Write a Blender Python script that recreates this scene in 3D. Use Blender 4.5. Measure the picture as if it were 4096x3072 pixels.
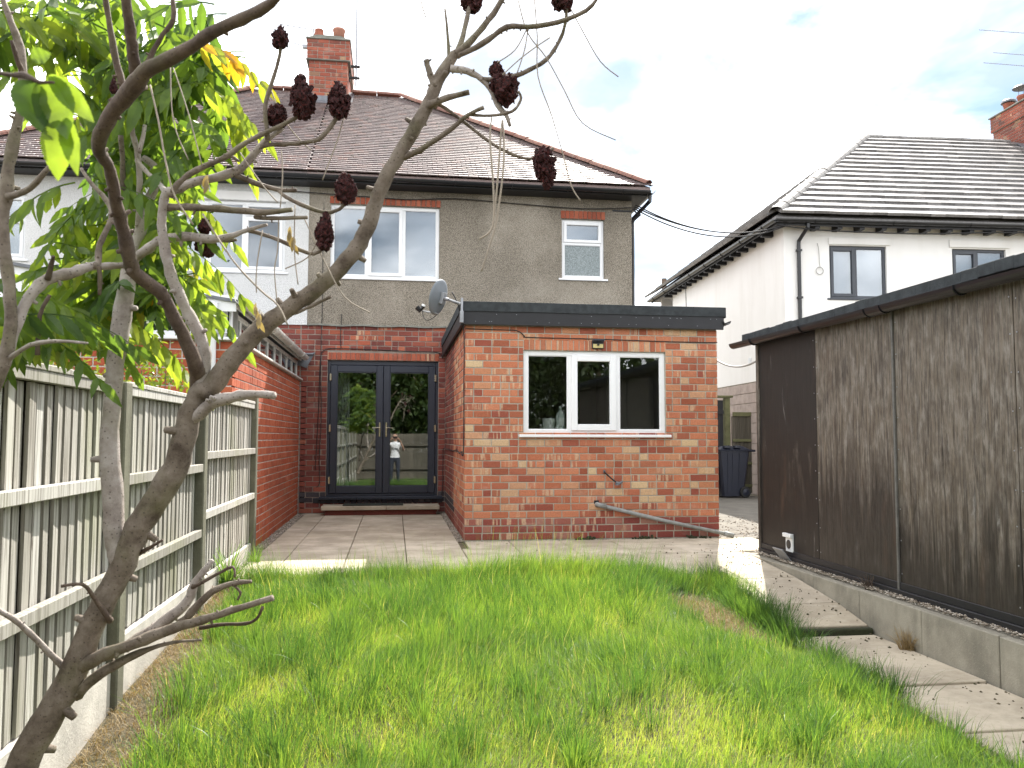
import bpy, math, random
import numpy as np
from mathutils import Vector, Matrix, noise as mnoise

for _o in list(bpy.data.objects): bpy.data.objects.remove(_o)
S = bpy.context.scene
COL = S.collection
rad = math.radians
R = random.Random(11)

# ------------------------------------------------------------------ camera
YAW, PITCH, ROLL = rad(8.08), rad(3.704), rad(0.111)
FPX, CXP, CYP = 3300.0, 2048.0, 1536.0
CAM = Vector((0, 0, 1.235))
_f = Vector((math.sin(YAW)*math.cos(PITCH), math.cos(YAW)*math.cos(PITCH), math.sin(PITCH)))
_r0 = Vector((math.cos(YAW), -math.sin(YAW), 0)); _u0 = _r0.cross(_f)
_r = _r0*math.cos(ROLL) + _u0*math.sin(ROLL); _u = -_r0*math.sin(ROLL) + _u0*math.cos(ROLL)
cd = bpy.data.cameras.new('camera'); cam = bpy.data.objects.new('camera', cd); COL.objects.link(cam)
cam.matrix_world = Matrix(((_r.x, _u.x, -_f.x, 0), (_r.y, _u.y, -_f.y, 0), (_r.z, _u.z, -_f.z, CAM.z), (0, 0, 0, 1)))
cd.sensor_width = 36; cd.lens = FPX/4096*36; cd.clip_start = 0.05; cd.clip_end = 600
cd.dof.use_dof = True; cd.dof.focus_distance = 9.0; cd.dof.aperture_fstop = 11
S.camera = cam
S.render.resolution_x, S.render.resolution_y = 1024, 768

# ------------------------------------------------------------------ sky, sun, exposure
SUN = Vector((0.36, 0.86, 1.005)).normalized()
el = math.asin(SUN.z); az = math.atan2(SUN.x, SUN.y)
W = bpy.data.worlds.new('World'); S.world = W; W.use_nodes = True
nt = W.node_tree; nt.nodes.clear()
wo = nt.nodes.new('ShaderNodeOutputWorld'); bg = nt.nodes.new('ShaderNodeBackground'); nt.links.new(bg.outputs[0], wo.inputs[0])
sk = nt.nodes.new('ShaderNodeTexSky'); sk.sky_type = 'NISHITA'; sk.sun_disc = False
sk.sun_elevation = el; sk.sun_rotation = az; sk.air_density = 1.0; sk.dust_density = 0.6; sk.ozone_density = 1.0
tc = nt.nodes.new('ShaderNodeTexCoord'); mp = nt.nodes.new('ShaderNodeMapping'); mp.inputs['Scale'].default_value = (1.0, 1.0, 2.2)
mp.inputs['Location'].default_value = (0.35, 0.15, 0.0)
n1 = nt.nodes.new('ShaderNodeTexNoise'); n1.inputs['Scale'].default_value = 2.1; n1.inputs['Detail'].default_value = 7; n1.inputs['Roughness'].default_value = 0.55; n1.inputs['Distortion'].default_value = 0.35
cr = nt.nodes.new('ShaderNodeValToRGB'); cr.color_ramp.elements[0].position = 0.33; cr.color_ramp.elements[1].position = 0.56
n2 = nt.nodes.new('ShaderNodeTexNoise'); n2.inputs['Scale'].default_value = 4.2; n2.inputs['Detail'].default_value = 5; n2.inputs['Distortion'].default_value = 0.3
cr2 = nt.nodes.new('ShaderNodeValToRGB'); cr2.color_ramp.elements[0].position = 0.34; cr2.color_ramp.elements[1].position = 0.54
cr2.color_ramp.elements[0].color = (2.35, 2.4, 2.52, 1); cr2.color_ramp.elements[1].color = (8.4, 8.4, 8.5, 1)
mx = nt.nodes.new('ShaderNodeMix'); mx.data_type = 'RGBA'
brt = nt.nodes.new('ShaderNodeMix'); brt.data_type = 'RGBA'; brt.blend_type = 'MULTIPLY'; brt.inputs[0].default_value = 1.0; brt.inputs[7].default_value = (0.275, 0.305, 0.315, 1)
for a, b in ((tc.outputs['Generated'], mp.inputs[0]), (mp.outputs[0], n1.inputs['Vector']), (mp.outputs[0], n2.inputs['Vector']), (n1.outputs[0], cr.inputs[0]),
             (n2.outputs[0], cr2.inputs[0]), (cr.outputs[0], mx.inputs[0]), (sk.outputs[0], brt.inputs[6]), (brt.outputs[2], mx.inputs[6]), (cr2.outputs[0], mx.inputs[7]), (mx.outputs[2], bg.inputs[0])):
    nt.links.new(a, b)
bg.inputs[1].default_value = 0.10
sl = bpy.data.lights.new('sun', 'SUN'); sl.energy = 2.5; sl.angle = rad(0.55); sl.color = (1.0, 0.95, 0.87)
so = bpy.data.objects.new('sun', sl); COL.objects.link(so); so.rotation_euler = SUN.to_track_quat('Z', 'Y').to_euler(); so.location = (10, 20, 30)
S.view_settings.view_transform = 'Standard'; S.view_settings.look = 'None'; S.view_settings.gamma = 1; S.view_settings.exposure = 2.36
S.render.engine = 'CYCLES'
S.cycles.max_bounces = 6; S.cycles.transparent_max_bounces = 8; S.cycles.diffuse_bounces = 3; S.cycles.glossy_bounces = 3; S.cycles.transmission_bounces = 3

# ------------------------------------------------------------------ helpers
WLOC = {}
def wl(o): return WLOC[o.name] if o is not None else Vector((0, 0, 0))
def tag(o, label=None, cat=None, group=None, kind=None):
    if label: o['label'] = label
    if cat: o['category'] = cat
    if group: o['group'] = group
    if kind: o['kind'] = kind
    return o
def place(o, loc, parent, rot=None):
    COL.objects.link(o)
    loc = Vector(loc); WLOC[o.name] = loc
    o.parent = parent; o.location = loc - wl(parent)
    if rot is not None: o.rotation_euler = rot
    return o
def empty(name, loc, label, cat, group=None, parent=None):
    o = bpy.data.objects.new(name, None); o.empty_display_size = 0.1
    place(o, loc, parent); return tag(o, label, cat, group)
def inst(name, me, loc, parent, rot=None, scale=None):
    o = bpy.data.objects.new(name, me); place(o, loc, parent, rot)
    if scale: o.scale = scale
    return o

def cbox_data(sx, sy, sz, c):
    """chamfered box centred at the origin with half sizes sx, sy, sz"""
    h = (sx, sy, sz); v = []; idx = {}
    for s in [(a, b, d) for a in (-1, 1) for b in (-1, 1) for d in (-1, 1)]:
        for ax in range(3):
            idx[(s, ax)] = len(v)
            v.append(tuple(s[i]*(h[i] if i == ax else h[i]-c) for i in range(3)))
    f = []
    def sgn(ax, val, o1, v1, o2, v2):
        s = [0, 0, 0]; s[ax] = val; s[o1] = v1; s[o2] = v2; return tuple(s)
    for ax in range(3):
        o1, o2 = [i for i in range(3) if i != ax]
        for sg in (-1, 1):
            f.append([idx[(sgn(ax, sg, o1, a, o2, b), ax)] for a, b in ((-1, -1), (1, -1), (1, 1), (-1, 1))])
    for ax in range(3):
        o1, o2 = [i for i in range(3) if i != ax]
        for a in (-1, 1):
            for b in (-1, 1):
                p, q = sgn(ax, -1, o1, a, o2, b), sgn(ax, 1, o1, a, o2, b)
                f.append([idx[(p, o1)], idx[(q, o1)], idx[(q, o2)], idx[(p, o2)]])
    for s in [(a, b, d) for a in (-1, 1) for b in (-1, 1) for d in (-1, 1)]:
        f.append([idx[(s, 0)], idx[(s, 1)], idx[(s, 2)]])
    out = []
    for q in f:
        p = [Vector(v[i]) for i in q]; n = (p[1]-p[0]).cross(p[2]-p[0]); c0 = sum(p, Vector())/len(p)
        out.append(q if n.dot(c0) > 0 else q[::-1])
    return v, out

class MB:
    """collects shapes; build() links them as one mesh object"""
    def __init__(s, xf=None): s.v = []; s.f = []; s.a = []; s.xf = xf; s.rv = 0.0; s.mi = []; s.m = 0
    def add(s, v, f):
        o = len(s.v); s.v += [s.xf(*p) if s.xf else tuple(p) for p in v]
        for q in f: s.f.append(tuple(i+o for i in q)); s.a.append(s.rv); s.mi.append(s.m)
    def box(s, x0, x1, y0, y1, z0, z1, c=0.0):
        if c > 0:
            v, f = cbox_data((x1-x0)/2, (y1-y0)/2, (z1-z0)/2, c); m = ((x0+x1)/2, (y0+y1)/2, (z0+z1)/2)
            s.add([(p[0]+m[0], p[1]+m[1], p[2]+m[2]) for p in v], f)
        else:
            v = [(x, y, z) for z in (z0, z1) for y in (y0, y1) for x in (x0, x1)]
            s.add(v, [(0, 2, 3, 1), (4, 5, 7, 6), (0, 1, 5, 4), (2, 6, 7, 3), (0, 4, 6, 2), (1, 3, 7, 5)])
    def obox(s, c, ex, ey, ez, ch=0.0):
        """box with half-extent vectors"""
        c, ex, ey, ez = map(Vector, (c, ex, ey, ez))
        if ch > 0:
            lx, ly, lz = ex.length, ey.length, ez.length
            v, f = cbox_data(lx, ly, lz, ch)
            s.add([tuple(c + ex*(p[0]/lx) + ey*(p[1]/ly) + ez*(p[2]/lz)) for p in v], f)
        else:
            v = [tuple(c + ex*a + ey*b + ez*d) for d in (-1, 1) for b in (-1, 1) for a in (-1, 1)]
            s.add(v, [(0, 2, 3, 1), (4, 5, 7, 6), (0, 1, 5, 4), (2, 6, 7, 3), (0, 4, 6, 2), (1, 3, 7, 5)])
    def bar(s, a, b, w, h, up=(0, 0, 1), ch=0.0):
        a, b = Vector(a), Vector(b); d = (b-a); e = d/2; side = d.cross(Vector(up)).normalized()*(w/2); upv = side.cross(d).normalized()*(h/2)
        s.obox((a+b)/2, e, side, upv, ch)
    def tube(s, pts, rr, n=6, caps=True):
        P = [Vector(p) for p in pts]; m = len(P)
        if not hasattr(rr, '__len__'): rr = [rr]*m
        T = []
        for i in range(m):
            t = (P[min(i+1, m-1)]-P[max(i-1, 0)]); T.append(t.normalized() if t.length > 1e-9 else Vector((0, 0, 1)))
        x = T[0].orthogonal().normalized(); v = []; f = []
        for i in range(m):
            x = (x - T[i]*x.dot(T[i])); x = x.normalized() if x.length > 1e-6 else T[i].orthogonal().normalized()
            y = T[i].cross(x)
            for k in range(n):
                a = 2*math.pi*k/n; v.append(tuple(P[i] + (x*math.cos(a) + y*math.sin(a))*rr[i]))
        for i in range(m-1):
            for k in range(n):
                k2 = (k+1) % n; f.append((i*n+k, i*n+k2, (i+1)*n+k2, (i+1)*n+k))
        if caps: f.append(tuple(range(n))[::-1]); f.append(tuple((m-1)*n+k for k in range(n)))
        s.add(v, f)
    def lathe(s, prof, c, n=16, axis='z', caps=True):
        v = []; f = []
        for (r, z) in prof:
            for k in range(n):
                a = 2*math.pi*k/n; p = (r*math.cos(a), r*math.sin(a), z)
                if axis == 'y': p = (p[0], z, p[1])
                if axis == 'x': p = (z, p[0], p[1])
                v.append((p[0]+c[0], p[1]+c[1], p[2]+c[2]))
        m = len(prof)
        for i in range(m-1):
            for k in range(n):
                k2 = (k+1) % n; f.append((i*n+k, i*n+k2, (i+1)*n+k2, (i+1)*n+k))
        if caps: f.append(tuple(range(n))[::-1]); f.append(tuple((m-1)*n+k for k in range(n)))
        s.add(v, f)
    def prism(s, poly, y0, y1, axis='y'):
        n = len(poly); mk = (lambda a, b, d: (a, d, b)) if axis == 'y' else (lambda a, b, d: (d, a, b)) if axis == 'x' else (lambda a, b, d: (a, b, d))
        v = [mk(a, b, y0) for a, b in poly] + [mk(a, b, y1) for a, b in poly]
        f = [tuple(range(n)), tuple(range(2*n-1, n-1, -1))] + [(i, i+n, (i+1) % n+n, (i+1) % n) for i in range(n)]
        s.add(v, f)
    def mesh(s, name, mats, origin=(0, 0, 0), smooth=False):
        me = bpy.data.meshes.new(name); o = Vector(origin)
        me.from_pydata([(p[0]-o.x, p[1]-o.y, p[2]-o.z) for p in s.v], [], s.f)
        for m in (mats if isinstance(mats, (list, tuple)) else [mats]): me.materials.append(m)
        at = me.attributes.new('rnd', 'FLOAT', 'FACE'); at.data.foreach_set('value', s.a)
        if any(s.mi): me.polygons.foreach_set('material_index', s.mi)
        if smooth: me.polygons.foreach_set('use_smooth', [True]*len(s.f))
        me.update()
        return me
    def build(s, name, mats, parent=None, smooth=False, origin=None):
        if origin is None:
            a = np.array(s.v); lo, hi = a.min(0), a.max(0); origin = ((lo[0]+hi[0])/2, (lo[1]+hi[1])/2, lo[2])
        return inst(name, s.mesh(name, mats, origin, smooth), origin, parent)

def fix_normals(o):
    import bmesh
    bm = bmesh.new(); bm.from_mesh(o.data); bmesh.ops.recalc_face_normals(bm, faces=bm.faces); bm.to_mesh(o.data); bm.free()

def arc_pts(a, b, sag, n=10):
    a, b = Vector(a), Vector(b)
    return [a.lerp(b, i/n) - Vector((0, 0, sag*4*(i/n)*(1-i/n))) for i in range(n+1)]
def smooth_path(pts, k=3):
    """Catmull-Rom through tuples of any length"""
    P = [np.array(p, float) for p in pts]; out = []
    for i in range(len(P)-1):
        p0, p1, p2, p3 = P[max(i-1, 0)], P[i], P[i+1], P[min(i+2, len(P)-1)]
        for j in range(k):
            t = j/k
            out.append(0.5*((2*p1) + (-p0+p2)*t + (2*p0-5*p1+4*p2-p3)*t*t + (-p0+3*p1-3*p2+p3)*t**3))
    out.append(P[-1]); return out
def at(x, y, Y):
    """photo pixel (4096 wide) -> the point of that sight line at depth Y"""
    d = _r*((x-CXP)/FPX) - _u*((y-CYP)/FPX) + _f
    return CAM + d*(Y/d.y)

# ------------------------------------------------------------------ materials
class NT:
    def __init__(s, m): s.nt = m.node_tree; s.n = s.nt.nodes; s.l = s.nt.links
    def __call__(s, typ, **kw):
        n = s.n.new('ShaderNode'+typ)
        for k, v in kw.items():
            if k in ('blend_type', 'data_type', 'operation', 'interpolation_type', 'feature', 'wave_type', 'bands_direction', 'attribute_name', 'distance', 'noise_dimensions', 'vector_type', 'musgrave_type', 'clamp'):
                setattr(n, k, v); continue
            key = k.replace('_', ' ') if not k.startswith('i') or not k[1:].isdigit() else int(k[1:])
            s.set(n.inputs[key], v)
        return n
    def set(s, inp, v):
        if hasattr(v, 'is_output') or isinstance(v, bpy.types.NodeSocket): s.l.new(v, inp)
        elif isinstance(v, bpy.types.Node): s.l.new(v.outputs[0], inp)
        else:
            if inp.type == 'RGBA' and len(v) == 3: v = (*v, 1)
            inp.default_value = v
    def ramp(s, fac, stops, interp='LINEAR'):
        n = s.n.new('ShaderNodeValToRGB'); e = n.color_ramp; e.interpolation = interp
        while len(e.elements) < len(stops): e.elements.new(0.5)
        for i, (p, c) in enumerate(stops):
            e.elements[i].position = p; c = (c, c, c) if not hasattr(c, '__len__') else c; e.elements[i].color = (*c, 1)
        s.set(n.inputs[0], fac); return n.outputs[0]
    def mix(s, fac, a, b, mode='MIX'):
        n = s.n.new('ShaderNodeMix'); n.data_type = 'RGBA'; n.blend_type = mode
        s.set(n.inputs[0], fac); s.set(n.inputs[6], a); s.set(n.inputs[7], b); return n.outputs[2]
    def math(s, op, a, b=0.0):
        n = s.n.new('ShaderNodeMath'); n.operation = op; s.set(n.inputs[0], a); s.set(n.inputs[1], b); return n.outputs[0]
    def obj(s): return s('TexCoord').outputs['Object']
    def pos(s): return s('NewGeometry').outputs['Position']
    def map(s, vec, scale=(1, 1, 1), loc=(0, 0, 0), rot=(0, 0, 0)):
        n = s('Mapping'); s.set(n.inputs[0], vec); n.inputs['Scale'].default_value = scale; s.set(n.inputs['Location'], loc); n.inputs['Rotation'].default_value = rot; return n.outputs[0]
    def noise(s, vec, scale, detail=4, rough=0.55, dist=0.0):
        return s('TexNoise', Vector=vec, Scale=scale, Detail=detail, Roughness=rough, Distortion=dist).outputs[0]
    def rnd(s):
        """one random value per object, or per piece where pieces are joined"""
        a = s('ObjectInfo').outputs['Random']; b = s('Attribute', attribute_name='rnd').outputs['Fac']
        return s.math('FRACT', s.math('ADD', a, b))
    def bump(s, h, strength=0.3, dist=0.01, normal=None):
        n = s('Bump', Height=h, Strength=strength, Distance=dist)
        if normal is not None: s.set(n.inputs['Normal'], normal)
        return n.outputs[0]
MATS = {}
def material(name, fn):
    m = bpy.data.materials.new(name); m.use_nodes = True; t = NT(m); t.n.clear()
    out = t.n.new('ShaderNodeOutputMaterial'); sh = fn(t)
    t.set(out.inputs[0], sh.outputs[0] if isinstance(sh, bpy.types.Node) else sh); MATS[name] = m; return m
def pbsdf(t, color, rough=0.7, **kw):
    n = t.n.new('ShaderNodeBsdfPrincipled'); t.set(n.inputs['Base Color'], color); t.set(n.inputs['Roughness'], rough)
    for k, v in kw.items(): t.set(n.inputs[k.replace('_', ' ')], v)
    return n
def plain(name, col, rough=0.6, var=0.25, scale=12, metallic=0.0, bump=0.0, spec=0.5, fine=90):
    def fn(t):
        p = t.pos(); a = t.noise(p, scale, 5); b = t.noise(p, fine, 3)
        c = t.mix(t.math('MULTIPLY', t.ramp(a, [(0.35, 1.0), (0.65, 0.0)]), var), col, tuple(x*0.45 for x in col))
        c = t.mix(t.math('MULTIPLY', t.ramp(b, [(0.5, 0.0), (0.75, 1.0)]), var*0.5), c, tuple(min(1, x*1.35) for x in col))
        kw = dict(Metallic=metallic); kw['Specular IOR Level'] = spec
        n = pbsdf(t, c, rough, Metallic=metallic); n.inputs['Specular IOR Level'].default_value = spec
        if bump: t.set(n.inputs['Normal'], t.bump(b, bump, 0.004))
        return n
    return material(name, fn)

def brick_mat(name, stops, pale=(0.60, 0.43, 0.28), pale_amt=0.5, soot=0.0, rough=0.85):
    def fn(t):
        r = t.rnd(); o = t.obj(); p = t.pos()
        base = t.ramp(r, stops)
        r2 = t.math('FRACT', t.math('MULTIPLY', r, 17.31)); r3 = t.math('FRACT', t.math('MULTIPLY', r, 41.7))
        cx = t('CombineXYZ', X=t.math('MULTIPLY', r, 37.0), Y=t.math('MULTIPLY', r2, 11.0), Z=t.math('MULTIPLY', r3, 5.0)).outputs[0]
        ov = t('VectorMath', operation='ADD', i0=o, i1=cx).outputs[0]
        streak = t.noise(t.map(ov, (24, 24, 1.6)), 1.0, 2, 0.45, 0.25)
        mask = t.math('MULTIPLY', t.ramp(streak, [(0.56, 0.0), (0.62, 1.0)]), t.ramp(r2, [(1-pale_amt-0.02, 0.0), (1-pale_amt+0.10, 0.8)]))
        c = t.mix(mask, base, pale)
        g = t.noise(ov, 60, 5, 0.7)
        c = t.mix(t.ramp(g, [(0.35, 0.42), (0.6, 0.0)]), c, t.mix(0.6, base, (0.05, 0.022, 0.018)))
        sp = t.noise(ov, 260, 2, 0.5); c = t.mix(t.ramp(sp, [(0.60, 0.0), (0.72, 0.35)]), c, (0.50, 0.32, 0.22))
        big = t.noise(p, 1.1, 4); c = t.mix(t.ramp(big, [(0.45, 0.0), (0.7, (0.12 if pale_amt > .3 else 0.30)+soot)]), c, (0.045, 0.028, 0.026))
        wv = t.noise(t.map(p, (1.3, 1.3, 2.6)), 1.7, 5); c = t.mix(t.ramp(wv, [(0.60, 0.0), (0.76, 0.28)]), c, (0.55, 0.45, 0.38))
        n = pbsdf(t, c, rough); n.inputs['Specular IOR Level'].default_value = 0.25
        t.set(n.inputs['Normal'], t.bump(t.noise(ov, 75, 6, 0.7), 0.6, 0.006)); return n
    return material(name, fn)
brick_mat('brick_orange', [(0, (0.30, 0.085, 0.045)), (0.2, (0.50, 0.175, 0.090)), (0.45, (0.55, 0.215, 0.115)), (0.62, (0.46, 0.155, 0.085)), (0.76, (0.29, 0.075, 0.048)), (0.88, (0.52, 0.23, 0.12)), (0.94, (0.56, 0.31, 0.18)), (1, (0.60, 0.44, 0.26))], pale_amt=0.5)
brick_mat('brick_plinth', [(0, (0.22, 0.055, 0.045)), (0.5, (0.30, 0.075, 0.055)), (0.8, (0.33, 0.12, 0.09)), (1, (0.38, 0.20, 0.15))], pale_amt=0.4)
brick_mat('brick_old', [(0, (0.14, 0.040, 0.034)), (0.3, (0.20, 0.055, 0.043)), (0.6, (0.25, 0.065, 0.048)), (0.85, (0.30, 0.085, 0.055)), (1, (0.33, 0.115, 0.07))], pale_amt=0.05, soot=0.25)
brick_mat('brick_blue', [(0, (0.030, 0.030, 0.036)), (1, (0.060, 0.058, 0.066))], pale_amt=0.0)
brick_mat('brick_new', [(0, (0.38, 0.085, 0.040)), (0.5, (0.44, 0.105, 0.047)), (1, (0.48, 0.13, 0.060))], pale_amt=0.03)
brick_mat('brick_chimney', [(0, (0.20, 0.060, 0.043)), (0.4, (0.30, 0.080, 0.050)), (0.8, (0.34, 0.105, 0.065)), (0.93, (0.13, 0.055, 0.045)), (1, (0.42, 0.26, 0.15))], pale_amt=0.04, soot=0.25)
brick_mat('brick_lintel', [(0, (0.30, 0.080, 0.045)), (0.5, (0.38, 0.10, 0.055)), (1, (0.44, 0.14, 0.08))], pale_amt=0.12)
plain('mortar', (0.42, 0.39, 0.32), 0.95, 0.5, 5, bump=0.6)
plain('mortar_white', (0.56, 0.53, 0.48), 0.95, 0.3, 5, bump=0.5)
plain('mortar_dark', (0.30, 0.25, 0.21), 0.95, 0.5, 5, bump=0.6)
def pebble(name, cols, moss=0.0):
    def fn(t):
        p = t.pos(); v = t('TexVoronoi', Vector=p, Scale=85.0); n1 = t.noise(p, 150, 3, 0.6)
        c = t.ramp(v.outputs['Color'], cols)
        c = t.mix(t.ramp(v.outputs['Distance'], [(0.35, 0.0), (0.7, 0.75)]), c, tuple(x*(0.35 if x < .5 else .75) for x in cols[0][1]))
        st = t.noise(t.map(p, (1.6, 1.6, 0.45)), 1.0, 5); c = t.mix(t.ramp(st, [(0.45, 0.0), (0.7, 0.38)]), c, tuple(x*(0.5 if x < .5 else .85) for x in cols[0][1]))
        st2 = t.noise(p, 0.9, 5); c = t.mix(t.ramp(st2, [(0.5, 0.0), (0.75, 0.30)]), c, tuple(min(1, x*1.3) for x in cols[-1][1]))
        n = pbsdf(t, c, 0.92); n.inputs['Specular IOR Level'].default_value = 0.2
        h = t.math('ADD', t.ramp(v.outputs['Distance'], [(0.0, 1.0), (0.7, 0.0)]), t.math('MULTIPLY', n1, 0.5))
        t.set(n.inputs['Normal'], t.bump(h, 0.9, 0.010)); return n
    return material(name, fn)
pebble('pebbledash_grey', [(0.0, (0.22, 0.19, 0.145)), (0.5, (0.385, 0.34, 0.275)), (1.0, (0.60, 0.54, 0.455))])
pebble('pebbledash_white', [(0.0, (0.74, 0.74, 0.73)), (1.0, (0.88, 0.88, 0.87))])
def render_white(t):
    p = t.pos(); a = t.noise(t.map(p, (2.5, 2.5, 0.5)), 1.0, 6); b = t.noise(p, 1.3, 4)
    c = t.mix(t.ramp(a, [(0.48, 0.0), (0.8, 0.28)]), (0.83, 0.82, 0.80), (0.55, 0.52, 0.47)); c = t.mix(t.ramp(b, [(0.5, 0), (0.8, 0.2)]), c, (0.62, 0.60, 0.56))
    n = pbsdf(t, c, 0.85); t.set(n.inputs['Normal'], t.bump(t.noise(p, 140, 4), 0.25, 0.003)); return n
material('render_white', render_white)
plain('upvc_white', (0.80, 0.81, 0.82), 0.35, 0.08, 4)
plain('upvc_grey', (0.022, 0.027, 0.042), 0.38, 0.15, 6)
plain('upvc_slate', (0.045, 0.052, 0.065), 0.42, 0.15, 6)
plain('old_white_paint', (0.66, 0.65, 0.60), 0.55, 0.5, 9)
plain('chrome', (0.55, 0.50, 0.40), 0.25, 0.1, 10, metallic=1.0)
plain('lead', (0.17, 0.18, 0.20), 0.55, 0.5, 9, metallic=0.3)
plain('felt', (0.052, 0.058, 0.062), 0.95, 0.6, 14, bump=0.9, spec=0.2, fine=260)
plain('black_paint', (0.013, 0.013, 0.016), 0.55, 0.5, 8)
plain('black_plastic', (0.012, 0.012, 0.014), 0.30, 0.3, 8)
plain('cable_black', (0.012, 0.011, 0.012), 0.6, 0.1, 8)
plain('cable_grey', (0.35, 0.34, 0.32), 0.6, 0.2, 8)
plain('bin_plastic', (0.010, 0.013, 0.028), 0.42, 0.3, 6, bump=0.2)
plain('rubber', (0.015, 0.015, 0.015), 0.8, 0.2, 20)
plain('pipe_grey', (0.27, 0.28, 0.27), 0.55, 0.6, 14)
plain('pipe_dark', (0.14, 0.135, 0.125), 0.6, 0.6, 14)
plain('galvanised', (0.33, 0.34, 0.36), 0.45, 0.4, 10, metallic=0.6)
plain('dish_grey', (0.16, 0.18, 0.20), 0.45, 0.3, 7)
plain('terracotta', (0.30, 0.095, 0.055), 0.8, 0.5, 9)
plain('terracotta_pale', (0.34, 0.15, 0.10), 0.8, 0.5, 9)
plain('mortar_cap', (0.22, 0.22, 0.19), 0.95, 0.6, 9, bump=0.7)
plain('blockwork', (0.44, 0.36, 0.32), 0.92, 0.4, 5, bump=0.6)
plain('room_wall', (0.70, 0.69, 0.66), 0.9, 0.1, 2)
plain('room_dark', (0.30, 0.285, 0.26), 0.9, 0.1, 2)
plain('blind', (0.30, 0.34, 0.385), 0.8, 0.12, 1.2)  # blind whose blue-grey also paints in the reflected sky
plain('curtain', (0.50, 0.48, 0.44), 0.9, 0.2, 3)
plain('mat_dark', (0.020, 0.026, 0.018), 0.95, 0.5, 30, bump=0.8)
plain('led_panel', (0.62, 0.52, 0.22), 0.4, 0.5, 120)
plain('white_plastic', (0.74, 0.76, 0.77), 0.4, 0.15, 12)
plain('bottle_plastic', (0.55, 0.62, 0.60), 0.3, 0.15, 12)
plain('steel_plate', (0.30, 0.31, 0.33), 0.45, 0.2, 8, metallic=0.3)
def glass(name, refl=0.16, tint=(0.75, 0.80, 0.78), rough=0.0, bump=None):
    def fn(t):
        tr = t('BsdfTransparent', Color=tint); gl = t('BsdfGlossy', Color=(0.95, 0.97, 1.0), Roughness=rough)
        if bump: t.set(gl.inputs['Normal'], t.bump(t.noise(t.pos(), bump, 3, 0.6), 0.5, 0.01))
        else: t.set(gl.inputs['Normal'], t.bump(t.noise(t.pos(), 1.4, 1), 0.02, 0.02))
        lw = t('LayerWeight', Blend=0.28)
        f = t.math('ADD', t.math('MULTIPLY', lw.outputs['Fresnel'], 0.9), refl)
        return t('MixShader', i0=f, i1=tr.outputs[0], i2=gl.outputs[0])
    return material(name, fn)
glass('glass', 0.15); glass('glass_kitchen', 0.04, (0.8, 0.82, 0.8)); glass('glass_upper', 0.10, (0.8, 0.84, 0.86))
def frosted(t):
    p = t.pos(); h = t.noise(p, 55, 3, 0.6)
    n = pbsdf(t, t.ramp(h, [(0.35, (0.13, 0.16, 0.165)), (0.65, (0.30, 0.345, 0.35))]), 0.22); t.set(n.inputs['Normal'], t.bump(h, 0.9, 0.012)); return n
material('glass_frosted', frosted)
def tile_mat(name, stops, lichen, moss=True, rough=0.55, spec=0.5):
    def fn(t):
        r = t.rnd(); p = t.pos(); c = t.ramp(r, stops)
        g = t.noise(p, 26, 5, 0.7); c = t.mix(t.ramp(g, [(0.4, 0.45), (0.62, 0.0)]), c, (0.035, 0.026, 0.024))
        l = t.noise(p, 9, 5, 0.7); c = t.mix(t.ramp(l, [(0.60, 0.0), (0.72, 0.6)]), c, lichen)
        n = pbsdf(t, c, rough); n.inputs['Specular IOR Level'].default_value = spec
        t.set(n.inputs['Normal'], t.bump(g, 0.35, 0.004)); return n
    return material(name, fn)
tile_mat('tile_brown', [(0, (0.11, 0.080, 0.080)), (0.5, (0.17, 0.125, 0.122)), (0.85, (0.22, 0.165, 0.155)), (1, (0.22, 0.125, 0.105))], (0.33, 0.32, 0.28), rough=0.45, spec=0.7)
tile_mat('tile_grey', [(0, (0.14, 0.136, 0.135)), (0.6, (0.21, 0.205, 0.20)), (1, (0.28, 0.27, 0.265))], (0.24, 0.23, 0.21), rough=0.5, spec=0.5)
tile_mat('ridge_red', [(0, (0.16, 0.075, 0.058)), (0.6, (0.24, 0.10, 0.07)), (1, (0.28, 0.15, 0.11))], (0.30, 0.28, 0.22), rough=0.75)
tile_mat('ridge_grey', [(0, (0.22, 0.21, 0.20)), (1, (0.32, 0.31, 0.29))], (0.34, 0.33, 0.28), rough=0.75)
plain('moss', (0.030, 0.034, 0.014), 0.98, 0.5, 40, bump=0.8)
def slab_mat(t):
    r = t.rnd(); p = t.pos(); o = t.obj()
    c = t.ramp(r, [(0, (0.46, 0.40, 0.305)), (0.5, (0.52, 0.455, 0.355)), (1, (0.57, 0.50, 0.40))])
    a = t.noise(p, 2.3, 6, 0.65); c = t.mix(t.ramp(a, [(0.42, 0.55), (0.62, 0.0)]), c, (0.24, 0.20, 0.15))
    b = t.noise(t.map(p, (5, 16, 5), rot=(0, 0, 0.3)), 1.0, 6, 0.7); c = t.mix(t.ramp(b, [(0.55, 0.0), (0.75, 0.5)]), c, (0.58, 0.53, 0.44))
    d = t.noise(p, 45, 4); c = t.mix(t.ramp(d, [(0.62, 0.0), (0.74, 0.5)]), c, (0.12, 0.105, 0.08))
    n = pbsdf(t, c, 0.88); n.inputs['Specular IOR Level'].default_value = 0.2
    t.set(n.inputs['Normal'], t.bump(t.math('ADD', b, t.math('MULTIPLY', d, 0.5)), 0.35, 0.006)); return n
material('slab', slab_mat)
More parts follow.
